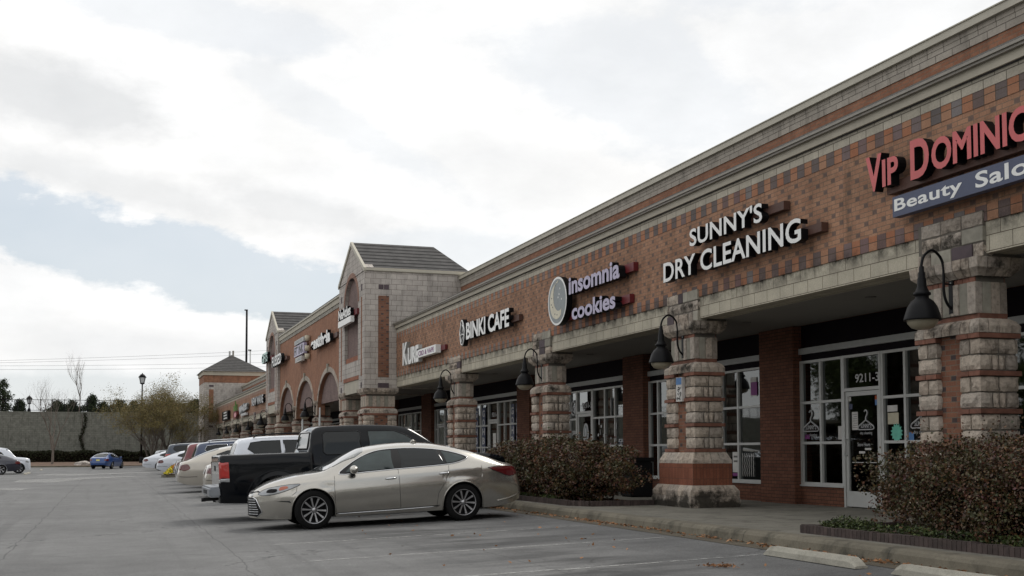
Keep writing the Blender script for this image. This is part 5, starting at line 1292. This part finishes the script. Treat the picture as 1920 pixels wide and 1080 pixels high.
# --- the black pickup
def trk_flank(f): return interp([(0, .95), (.1, .975), (.5, 1.0), (.72, 1.0), (.95, .985), (1, .97)])(f)
TRK = dict(L=5.95, W=2.03, H=1.9, paint='paint_black', arch=.50, archz=.40, axles=[1.0, 4.85], tumble=.20, inset=.05, edge=.95, tyre=.40, rim=.24, spokes=6, tw=.26, flank=FLANK,
  st=[4.12, 4.13, 4.14, 4.16, 4.18, 4.22],
  top=[(0, .80), (.03, 1.0), (.10, 1.10), (.5, 1.18), (1.25, 1.24), (1.5, 1.36), (1.9, 1.64), (2.15, 1.78), (2.45, 1.84), (3.2, 1.87), (3.9, 1.86), (4.06, 1.82), (4.12, 1.74), (4.19, 1.40), (4.21, 1.335), (4.3, 1.333), (5.0, 1.335), (5.88, 1.335), (5.93, 1.325), (5.95, 1.30)],
  sh=[(0, .78), (.1, 1.03), (.5, 1.10), (1.3, 1.15), (2.4, 1.19), (4.0, 1.22), (4.1, 1.23), (4.18, 1.30), (4.3, 1.315), (5.9, 1.315), (5.95, 1.28)],
  plan=[(0, .80), (.06, .90), (.2, .96), (.5, 1.0), (5.6, 1.0), (5.86, .985), (5.92, .965), (5.95, .93)],
  bot=[(0, .40), (1, .38), (3.5, .38), (5.3, .38), (5.95, .40)])
TRK['flank'] = trk_flank
c = Car('pickup_truck', 'black crew cab pickup truck behind the champagne sedan, tailgate to the lane', 'truck', TRK)
for sd in 'LR':
    c.patch('side_window', [(1.78, 1.26), (2.98, 1.30), (2.99, 1.72), (2.45, 1.71), (2.22, 1.62), (1.98, 1.46)], sd, 'car_glass_light', off=.006, smooth=0, trim='black_plastic', tr=.01)
    c.patch('side_window', [(3.14, 1.29), (3.22, 1.26), (3.86, 1.27), (3.92, 1.32), (3.92, 1.68), (3.86, 1.73), (3.22, 1.73), (3.15, 1.70)], sd, 'car_glass', off=.006, smooth=0, trim='black_plastic', tr=.01)
    c.patch('tail_light', [(5.77, .88), (5.94, .88), (5.94, 1.19), (5.78, 1.19)], sd, 'lamp_bright', off=.012, smooth=0, res=.04)
    c.patch('tail_light', [(5.77, .81), (5.94, .81), (5.94, .875), (5.77, .875)], sd, 'lamp_white', off=.012, smooth=0, res=.04)
    c.line([(1.7, .78), (4.1, .80)], sd, 'door_moulding', .016, 'black_plastic', .006)
    for pts in ([(3.06, 1.24), (3.07, .50)], [(4.15, 1.72), (4.16, 1.3), (4.16, .45)], [(4.17, 1.33), (4.175, .9), (4.175, .45)], [(4.18, 1.33), (4.185, .9), (4.185, .45)], [(3.98, 1.25), (3.98, .9), (3.9, .6)], [(1.72, 1.16), (1.72, .5)]): c.line(pts, sd, rad=.008)
    c.line([(4.2, 1.338), (5.9, 1.338)], sd, 'bed_rail', .02, 'black_plastic', .004)
    ar_ = [(4.85+.60*cos(a), .42+.58*sin(a)) for a in [pi*k/14 for k in range(15)]]
    c.line(ar_, sd, 'wheel_flare', .016, 'paint_black', -.004)
    c.line([(2.1, .46), (3.8, .46)], sd, 'side_step', .04, 'black_plastic', .03)
for sg in (1, -1):
    c.patch('tail_light', [(sg*.84, .86), (sg*.965, .86), (sg*.965, 1.20), (sg*.84, 1.20)], 'B', 'lamp_bright', off=.012, smooth=0, res=.04)
    c.patch('tail_light', [(sg*.84, .79), (sg*.965, .79), (sg*.965, .855), (sg*.84, .855)], 'B', 'lamp_white', off=.012, smooth=0, res=.04)
tg = c.patch('tailgate', [(-.80, .68), (.80, .68), (.80, 1.30), (-.80, 1.30)], 'B', 'paint_grey', off=.010, smooth=0, res=.1)
c.patch('tailgate_handle', [(-.14, 1.02), (.14, 1.02), (.14, 1.12), (-.14, 1.12)], 'B', 'black_plastic', off=.016, smooth=0)
c.patch('rear_window', [(-.68, 1.40), (.68, 1.40), (.62, 1.72), (-.62, 1.72)], 'B', 'car_glass_light', off=.006, smooth=0, trim='black_plastic', tr=.012)
c.patch('brake_lamp', [(-.14, 1.765), (.14, 1.765), (.14, 1.80), (-.14, 1.80)], 'B', 'lamp_red', off=.012, smooth=0)
c.patch('windscreen', [(1.42, -.74), (1.36, 0), (1.42, .74), (2.1, .66), (2.18, 0), (2.1, -.66)], 'T', 'car_glass', off=.005, smooth=2)
m = MB(); bm = bmesh.new(); bmesh.ops.create_cube(bm, size=1)
m.bbox(-6.16, -5.93, -.97, .97, .52, .72, 'chrome_dull', .035); m.bbox(-6.17, -6.0, -.40, .40, .56, .67, 'black_plastic', .02); m.box(-5.95, -5.7, -.9, .9, .5, .6, 'black_plastic'); m.build('rear_bumper', c.root, world=False); bm.free()
m = MB(); m.box(-6.2, -5.9, -.05, .05, .42, .49, 'black_plastic'); m.tube([(-6.16, 0, .45), (-6.24, 0, .45)], .04, 'black_plastic', 8); m.tube([(-5.3, .72, .36), (-5.95, .78, .40)], .045, 'black_plastic', 10); m.tube([(-5.55, -.5, .50), (-5.55, .5, .50)], .10, 'black_plastic', 8); m.build('tow_hitch', c.root, world=False)
c.mirror(1.85, 1.28, w=.26, h=.26, mat='black_plastic'); c.handle(2.86, 1.10); c.handle(3.78, 1.10)
c.place(8.02, 24.65, 0)

# ------------------------------------------------------------------ planting
def hedge(name, loc, sx, sy, sz, n, seed, label, mat='hedge_leaf', size=.030, twigs=40, gap=.0, lop=None):
    """shrub mass in a box sx (to the shops) by sy (along) by sz; leaves in a shell around lumpy volume"""
    r = random.Random(seed); root = empty(name, loc); tag(root, label, 'shrub', 'clipped red shrubs in the planters')
    def surf(u, v):       # lumpy radius multiplier
        return 1+.12*noise.noise(Vector((u*2.2, v*2.2, seed)))+.07*noise.noise(Vector((u*5, v*5, seed+9)))
    pts = []
    while len(pts) < n:
        d = Vector((r.gauss(0, 1), r.gauss(0, 1), r.gauss(0, 1))).normalized()
        k = max(abs(d.x), abs(d.y), abs(d.z)); e = d/(abs(d.x)**3.2+abs(d.y)**3.2+abs(d.z)**3.2)**(1/3.2)
        p0 = Vector((e.x*sx/2, e.y*sy/2, e.z*sz/2))
        q = 1+.20*noise.noise(p0*1.5+Vector((seed, 0, 0)))+.17*noise.noise(p0*4.0+Vector((seed, 5, 0)))+.07*noise.noise(p0*10)
        depth = r.random()**1.6*.42
        if noise.noise(p0*4.2+Vector((3, seed, 0))) < -.08 and depth < .22 and r.random() < .62: continue
        p = p0*q*(1-depth)
        if p.z < -sz/2+.0: p.z = -sz/2+r.random()*.1
        pts.append(p+Vector((0, 0, sz/2+.06)))
        if r.random() < .009 and p.z > 0: 
            b = pts[-1]
            for k in range(5): pts.append(b+Vector((r.gauss(0, .02), r.gauss(0, .02), .03+.05*k)))
    m = MB(); leaves(m, pts, size, mat, r, 0, .66); m.build('foliage', root, world=False)
    t = MB()
    for k in range(twigs):
        x, y = r.uniform(-sx*.3, sx*.3), r.uniform(-sy*.42, sy*.42); h = sz*r.uniform(.6, .95)
        t.tube([(x*.7, y*.95, 0), (x*.9+r.gauss(0, .04), y+r.gauss(0, .04), h*.4), (x*1.3+r.gauss(0, .08), y*1.02+r.gauss(0, .1), h)], [.014, .010, .004], 'bark_dark', 5)
    # inner shade put in as a near-black core; it also stops see-through
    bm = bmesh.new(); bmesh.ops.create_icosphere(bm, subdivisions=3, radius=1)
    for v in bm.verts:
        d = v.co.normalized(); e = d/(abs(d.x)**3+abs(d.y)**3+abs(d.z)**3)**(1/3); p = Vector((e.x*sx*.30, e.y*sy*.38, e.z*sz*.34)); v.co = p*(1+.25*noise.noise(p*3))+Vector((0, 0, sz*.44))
    t.frombm(bm, 'hedge_shade_core', True); bm.free()
    t.build('stems', root, world=False); return root
plain('hedge_shade_core', (.012, .008, .007), 1.0, spec=0)  # near-black colour stands for the shade deep among the leaves
hedge('hedge_shrub', (9.15, 24.3, 0), 1.6, 7.0, 1.22, 62000, 3, 'long dark red hedge in the planter behind the champagne sedan', size=.026)
hedge('hedge_shrub', (9.25, 9.4, 0), 1.65, 5.9, 1.10, 85000, 8, 'dark red hedge in the brick edged planter at the lower right corner', size=.0185)
# planter borders of dark upright bricks
def border(pts, label, z=.0, h=.10, bw=.065):
    root = MB(); r = random.Random(1)
    for (ax, ay), (bx, by) in zip(pts[:-1], pts[1:]):
        L = sqrt((bx-ax)**2+(by-ay)**2); n = int(L/.075); tx, ty = (bx-ax)/L, (by-ay)/L
        for i in range(n):
            cx, cy = ax+tx*(i+.5)*L/n, ay+ty*(i+.5)*L/n; hw, hd = L/n/2-.004, .05; hh = h+r.uniform(-.006, .006)
            q = [(cx+tx*a*hw-ty*b*hd, cy+ty*a*hw+tx*b*hd) for a, b in ((-1, -1), (1, -1), (1, 1), (-1, 1))]
            root.add([(x, y, z) for x, y in q]+[(x, y, z+hh) for x, y in q], [(0, 1, 2, 3), (7, 6, 5, 4), (0, 4, 5, 1), (1, 5, 6, 2), (2, 6, 7, 3), (3, 7, 4, 0)], 'dark_brick_edging')
    o = root.build('planter_edging'); fixn(o); return tag(o, label, 'planter edging', 'dark brick planter edgings')
border([(8.36, 4.0), (8.36, 13.12), (10.0, 13.25)], 'dark upright brick edging round the lower right planter')
border([(8.36, 28.6), (8.36, 21.2), (8.6, 20.75), (9.98, 20.9)], 'dark upright brick edging round the planter behind the champagne sedan')
m = MB(); m.add([(8.4, 4, .03), (10.2, 4, .03), (10.2, 13.1, .03), (8.4, 13.05, .03)], [(0, 1, 2, 3)], 'mulch'); m.add([(8.4, 21.2, .03), (8.62, 20.82, .03), (10.2, 20.92, .03), (10.2, 28.6, .03), (8.4, 28.6, .03)], [(0, 1, 2, 3, 4)], 'mulch'); struct(m.build('planting_bed'))
m = MB(); r = random.Random(12); pts = []
for i in range(6500):
    y = r.uniform(5.5, 12.95); x = 8.45+abs(r.gauss(0, .16))+.03
    cl = noise.noise(Vector((y*1.8, 3, 0)))
    if cl < -.25: continue
    pts.append(Vector((x, y, .03+r.random()*(.10+.16*max(0, cl+.3)))))
for i in range(1300): pts.append(Vector((8.5+r.random()*.5, r.uniform(12.3, 13.0), .03+r.random()*.14)))
for i in range(1100): pts.append(Vector((8.42+abs(r.gauss(0, .07)), r.choice((24.2, 26.5, 22.6))+r.gauss(0, .25), .04+r.random()*.12)))
leaves(m, pts, .022, 'green_leaf', r, .3); tag(m.build('ground_cover'), 'low bright green leaves creeping along the planter edges', 'ground cover', kind='stuff')
m = MB(); pts = [Vector((r.uniform(8.4, 10), r.choice((r.uniform(6, 13), r.uniform(20.9, 28))), .045)) for i in range(700)]; leaves(m, pts, .03, 'dry_leaf', r, .7); tag(m.build('leaf_litter'), 'brown fallen leaves on the mulch inside the planters', 'leaf litter', kind='stuff')

def tree(name, loc, h, seed, label, bark='bark_grey', leaf=None, nleaf=0, lsize=.08, stems=1, spread=.5, levels=5, trunk=.12, lean=.35, first=.3, group=None, up=.35, droop=0.0, cat='tree', lvar=.35):
    r = random.Random(seed); root = empty(name, loc); tag(root, label, cat, group)
    t = MB(); tips = []
    def grow(p, d, L, rad, lv):
        pts = [p]; rr = [rad]; n = 4
        for i in range(n):
            d = (d+Vector((r.gauss(0, .10), r.gauss(0, .10), r.gauss(0, .05)+up*.10-droop*.1))).normalized(); p = p+d*L/n; pts.append(p); rr.append(rad*(1-.38*(i+1)/n))
            if lv >= levels-2: tips.append(p)
        t.tube(pts, rr, bark, 6 if lv < 2 else 4, cap=False)
        if lv >= levels: return
        k = r.choice((2, 3, 3)) if lv else r.choice((3, 4))
        for j in range(k):
            i = r.choice((2, 3, 4)) if j else 4
            az = 2*pi*(j/k)+r.uniform(-.5, .5); sp = spread*r.uniform(.6, 1.25)
            a = d.orthogonal().normalized(); b = d.cross(a); nd = (d+(a*cos(az)+b*sin(az))*sp).normalized()
            grow(pts[i], nd, L*r.uniform(.62, .86), rr[i]*.72, lv+1)
    for sidx in range(stems):
        az = 2*pi*sidx/max(1, stems)+r.random(); d = Vector((cos(az)*lean if stems > 1 else 0, sin(az)*lean if stems > 1 else 0, 1)).normalized()
        grow(Vector((cos(az)*.12, sin(az)*.12, -.1)) if stems > 1 else Vector((0, 0, -.1)), d, h*first, trunk, 0)
    t.build('trunk', root, world=False)
    if leaf and tips:
        m = MB(); pts = []
        for i in range(nleaf):
            p = r.choice(tips); pts.append(p+Vector((r.gauss(0, lvar), r.gauss(0, lvar), r.gauss(0, lvar*.6))))
        leaves(m, pts, lsize, leaf, r); m.build('crown', root, world=False)
    return root
def conifer(loc, h, w, seed, label, group='dark evergreens above the retaining wall'):
    r = random.Random(seed); root = empty('pine_tree', loc); tag(root, label, 'tree', group)
    t = MB(); t.tube([(0, 0, -.2), (r.gauss(0, .1), 0, h*.5), (0, 0, h*.97)], [.16, .11, .03], 'bark_dark', 6); pts = []
    z = h*.12
    while z < h:
        k = (1-z/h)**.7*w*r.uniform(.45, 1.25)*(1+.5*noise.noise(Vector((z*.9, seed, 0))))+.15
        for j in range(5):
            az = r.uniform(0, 2*pi); e = Vector((cos(az)*k, sin(az)*k, z-.12*k+r.uniform(-.1, .25))); t.tube([(0, 0, z), e*.6+Vector((0, 0, z*.4+.05)), e], [.04, .03, .012], 'bark_dark', 4, cap=False)
            for i in range(int(14+34*k)):
                q = r.random()**.6; pts.append(Vector((e.x*q+r.gauss(0, .16), e.y*q+r.gauss(0, .16), z+(e.z-z)*q+r.gauss(0, .12))))
        z += h*.055
    t.build('trunk', root, world=False); m = MB(); leaves(m, pts, .10, 'pine_leaf', r); m.build('crown', root, world=False); return root

# far bed, kerb, retaining wall, hedge
YW = 139.5
m = MB(); m.box(-60, 9.0, 127.2, 127.45, -.5, -.26, 'curb_concrete'); struct(m.build('kerb'))
m = MB(); m.add([(-60, 127.45, -.27), (9.0, 127.45, -.27), (9.0, YW, .15), (-60, YW, .15)], [(0, 1, 2, 3)], 'mulch_far'); struct(m.build('planting_bed'))
m = MB(); m.box(-62, 30, YW, YW+.6, -.5, 5.42, 'retaining_block'); m.box(-62, 30, YW-.03, YW+.63, 5.42, 5.55, 'retaining_block')
rw = m.build('retaining_wall'); tag(rw, 'long high grey block retaining wall closing the car park at the left', 'wall')
m = MB(); m.box(-900, 900, YW+.6, YW+.61+400, 4.9, 5.4, 'ground_soil'); struct(m.build('upper_terrace'))
vn = MB(); rv = random.Random(8); pv = []
for i in range(650):
    z = rv.uniform(-.2, 5.4); pv.append(Vector((-2.85+rv.gauss(0, .10)+.18*sin(z*1.7)+(.12 if z > 3 else 0), YW-.05-rv.random()*.1, z)))
leaves(vn, pv, .09, 'farhedge_leaf', rv); vn.tube([(-2.9, YW-.04, -.3), (-2.75, YW-.05, 2), (-2.95, YW-.05, 5.3)], .03, 'bark_dark', 5); tag(vn.build('climbing_vine'), 'dark climbing vine hanging down the retaining wall beside the blue car', 'vine')
fn = MB()
for k in range(76): x = -60+1.2*k; fn.box(x-.04, x+.04, YW+.27, YW+.35, 5.55, 6.95, 'black_metal')
for z in (5.68, 6.85): fn.box(-60, 30, YW+.29, YW+.33, z, z+.05, 'black_metal')
for k in range(600): x = -60+.15*k; fn.box(x-.009, x+.009, YW+.30, YW+.32, 5.7, 6.88, 'black_metal')
tag(fn.build('railing'), 'dark metal railing running along the top of the retaining wall', 'fence')
r = random.Random(21); hd = MB(); pts = []
for i in range(26000):
    x = r.uniform(-30, 9.5); y = 137.2+r.uniform(-.7, .7); z = r.random()**.7*(1.25+.25*noise.noise(Vector((x*.6, 0, 0))))
    pts.append(Vector((x, y, z)))
leaves(hd, pts, .11, 'farhedge_leaf', r); hd.box(-30, 9.5, 136.8, 137.6, -.2, .95, 'hedge_shade_core')  # dark box inside puts in the shade between the leaves
tag(hd.build('hedge'), 'low dark hedge along the foot of the retaining wall', 'hedge')
def boulder(x, y, s, label):
    bm = bmesh.new(); bmesh.ops.create_icosphere(bm, subdivisions=3, radius=1); mm = MB()
    for v in bm.verts: v.co = Vector((v.co.x*s*1.5, v.co.y*s, max(-.2, v.co.z)*s*.8))*(1+.35*noise.noise(v.co*1.6+Vector((x, 0, 0))))
    mm.frombm(bm, 'block_tower'); bm.free(); o = mm.build('boulder'); o.location = (x, y, -.22); tag(o, label, 'boulder')
boulder(-2.55, 129.0, .55, 'pale rough boulder lying in the far mulch bed left of the blue car')
boulder(6.4, 129.5, .5, 'pale boulder in the far mulch bed near the leftmost white sedan')
tree('bare_tree', (-5.6, 131.5, -.2), 10.5, 31, 'bare grey tree, left of the two, in front of the retaining wall', 'bark_grey', stems=1, spread=.42, levels=6, trunk=.16, first=.27, up=.9)
tree('bare_tree', (-3.4, 141.5, 5.2), 7.0, 36, 'slim pale bare tree rising behind the railing', 'bark_grey', stems=1, spread=.30, levels=5, trunk=.09, first=.32, up=1.3)
mg = 'crape myrtles by the far wall'
tree('crape_myrtle', (4.0, 119.5, -.3), 10.6, 41, 'many stemmed tree with sparse olive leaves, left of the pair', 'bark_grey', 'myrtle_leaf', 30000, .055, 5, .40, 6, .13, .50, .235, mg, .3, lvar=.22)
tree('crape_myrtle', (5.9, 121.5, -.3), 9.6, 45, 'many stemmed tree with sparse olive leaves, right of the pair beside the tower', 'bark_grey', 'myrtle_leaf', 30000, .055, 5, .40, 6, .13, .50, .235, mg, .3, lvar=.22)
for x, y, h, w, sd, lab in ((-11.4, 143, 4.6, 1.5, 1, 'dark evergreen at the left edge above the wall'), (-9.6, 143.5, 2.6, .8, 2, 'small evergreen second from the left above the wall'), (-5.7, 144, 2.6, 1.5, 3, 'wide evergreen behind the left bare tree'), (-4.1, 143, 2.4, 1.1, 4, 'evergreen just right of the slim bare tree'),
      (-1.9, 143, 3.6, 1.3, 5, 'pointed evergreen in the middle above the wall'), (-.7, 143.5, 2.2, .9, 6, 'short evergreen right of the pointed one'), (1.0, 143, 2.8, 1.3, 7, 'evergreen partly behind the left myrtle'), (2.6, 143.4, 2.6, 1.2, 8, 'evergreen behind the left myrtle crown'), (6.5, 144, 3.0, 1.6, 9, 'evergreen behind the right myrtle crown'), (9.6, 145, 3.2, 1.6, 10, 'evergreen at the foot of the hipped tower')):
    conifer((x, y, 5.3), h*(.60 if sd != 1 else .85), w*1.15, sd, lab)
# upper street lamps
def lantern(x, y, z, h, label, s=1.0):
    root = empty('street_lamp', (x, y, z)); tag(root, label, 'street lamp', 'black post top lanterns')
    p = MB(); p.tube([(0, 0, 0), (0, 0, h-.9*s)], [.09*s, .055*s], 'black_metal', 10); p.lathe([(.16*s, 0), (.16*s, .5), (.09*s, .7)], 'black_metal', 12); p.build('post', root, world=False)
    l = MB(); k = h-.9*s
    l.lathe([(.06*s, k), (.2*s, k+.08*s), (.2*s, k+.12*s)], 'black_metal', 8); l.lathe([(.30*s, k+.55*s), (.33*s, k+.56*s), (.14*s, k+.80*s), (.04*s, k+.84*s), (.04*s, k+.9*s), (0, k+.92*s)], 'black_metal', 8)
    for i in range(4): a = pi/4+pi/2*i; l.tube([(.19*s*cos(a), .19*s*sin(a), k+.1*s), (.30*s*cos(a), .30*s*sin(a), k+.56*s)], .02*s, 'black_metal', 5)
    l.build('lantern_frame', root, world=False); gl = MB(); gl.lathe([(.17*s, k+.12*s), (.27*s, k+.55*s)], 'lantern_glass', 8); gl.build('lantern_glass', root, world=False)
plain('lantern_glass', (.55, .57, .58), .3)
lantern(3.25, 133.5, -.1, 9.7, 'tall black lantern lamp rising behind the left myrtle', 1.35)
lantern(-8.5, 141.5, 5.3, 2.1, 'small black lantern lamp by the railing at far left', 1.1)
# tall poles beyond the hipped tower
for x, y, zt, rd, lab in ((14.05, 131.8, 16.6, .13, 'tall thin dark pole rising beyond the hipped tower'), (14.6, 133, 12.3, .08, 'shorter pale pole beside the tall dark one')):
    mm = MB(); mm.tube([(0, 0, 0), (0, 0, zt-7)], [rd, rd*.85], 'black_metal' if rd > .1 else 'trim_grey', 10); mm.box(-.25, .1, -.1, .1, zt-7.02, zt-6.9, 'black_metal'); o = mm.build('light_pole'); o.location = (x, y, 7); tag(o, lab, 'pole', 'light poles beyond the tower')
plain('power_line', (.22, .23, .24), .7)
# power lines
for zl, zr_, lab in ((21.8, 24.45, 'topmost power line crossing the sky'), (21.3, 23.7, 'second power line from the top'), (20.6, 22.0, 'third power line from the top'), (19.75, 21.0, 'lowest power line crossing the sky')):
    mm = MB(); mm.tube([(-80+12*i, 290, zl+(zr_-zl)*(12*i-56.3)/43.8+.00022*(12*i-78)**2) for i in range(14)], .028, 'power_line', 5, cap=False); tag(mm.build('power_line'), lab, 'power line', 'power lines')
# flower island
m = MB(); pr = cat_rom([(2.7, 67.6), (3.1, 66.6), (4.5, 66.3), (7.8, 66.3), (7.8, 69.0), (4.5, 69.0), (3.1, 68.7)], 4)
m.prism(pr, 'curb_concrete', lambda a, b, q: (a, b, q), -.45, -.17); inn = [(5.2+(a-5.2)*.93, 67.65+(b-67.65)*.86) for a, b in pr]; m.prism(inn, 'mulch', lambda a, b, q: (a, b, q), -.3, -.14); struct(m.build('traffic_island'))
r = random.Random(5); root = empty('flower_bed', (4.0, 67.4, -.14)); tag(root, 'mound of orange, yellow and white flowers on the small traffic island', 'flowers')
m = MB(); m2 = MB()
for i in range(4200):
    x, y = r.uniform(-1.15, 3.2), r.uniform(-1, 1); k = 1-(max(0, -x)/1.15)**2
    h = max(.08, k)*.80*(1-abs(y)**3*.5)
    p = Vector((x, y, h*r.random()**.4)); col = noise.noise(Vector((x*1.7, y*1.7, 2)))
    mt = 'green_leaf' if r.random() < .3 else ('petal_yellow' if (x < -.75 or r.random() < .12) else 'petal_white' if col > .22 else 'petal_orange')
    leaves(m if mt != 'green_leaf' else m2, [p], .07, mt, r, 0)
m.build('blossoms', root, world=False); m2.build('leaves', root, world=False)
# trees behind the lane; the shop glass mirrors them
for x, y, sd, lab in ((-17, 44, 51, 'leafy tree outside the left edge, nearer of the two across the lane'), (-19, 66, 57, 'leafy tree outside the left edge, farther of the two across the lane')):
    tree('oak_tree', (x, y, -.4), 9.5, sd, lab, 'bark_dark', 'oak_leaf', 15000, .13, 1, .55, 5, .22, .3, .28, 'trees across the lane', .5, lvar=.7)
# tree belt added out of view to darken the reflections in glass and paint
m = MB(); r = random.Random(77); pts = []
for i in range(9000):
    t_ = r.random()
    if t_ < .5: x, y = r.uniform(-90, 60), -42-r.random()*8
    else: x, y = -62-r.random()*8, r.uniform(-45, 110)
    hh = 10+4*noise.noise(Vector((x*.09, y*.09, 1)))+2*noise.noise(Vector((x*.3, y*.3, 1)))
    pts.append(Vector((x, y, hh*r.random()**.7)))
leaves(m, pts, .95, 'oak_leaf', r); tag(m.build('reflection_woods'), 'dark belt of trees added outside the picture to darken reflections', 'reflection_woods', kind='stuff')
for o in bpy.data.objects:
    if '_wl' in o: del o['_wl']
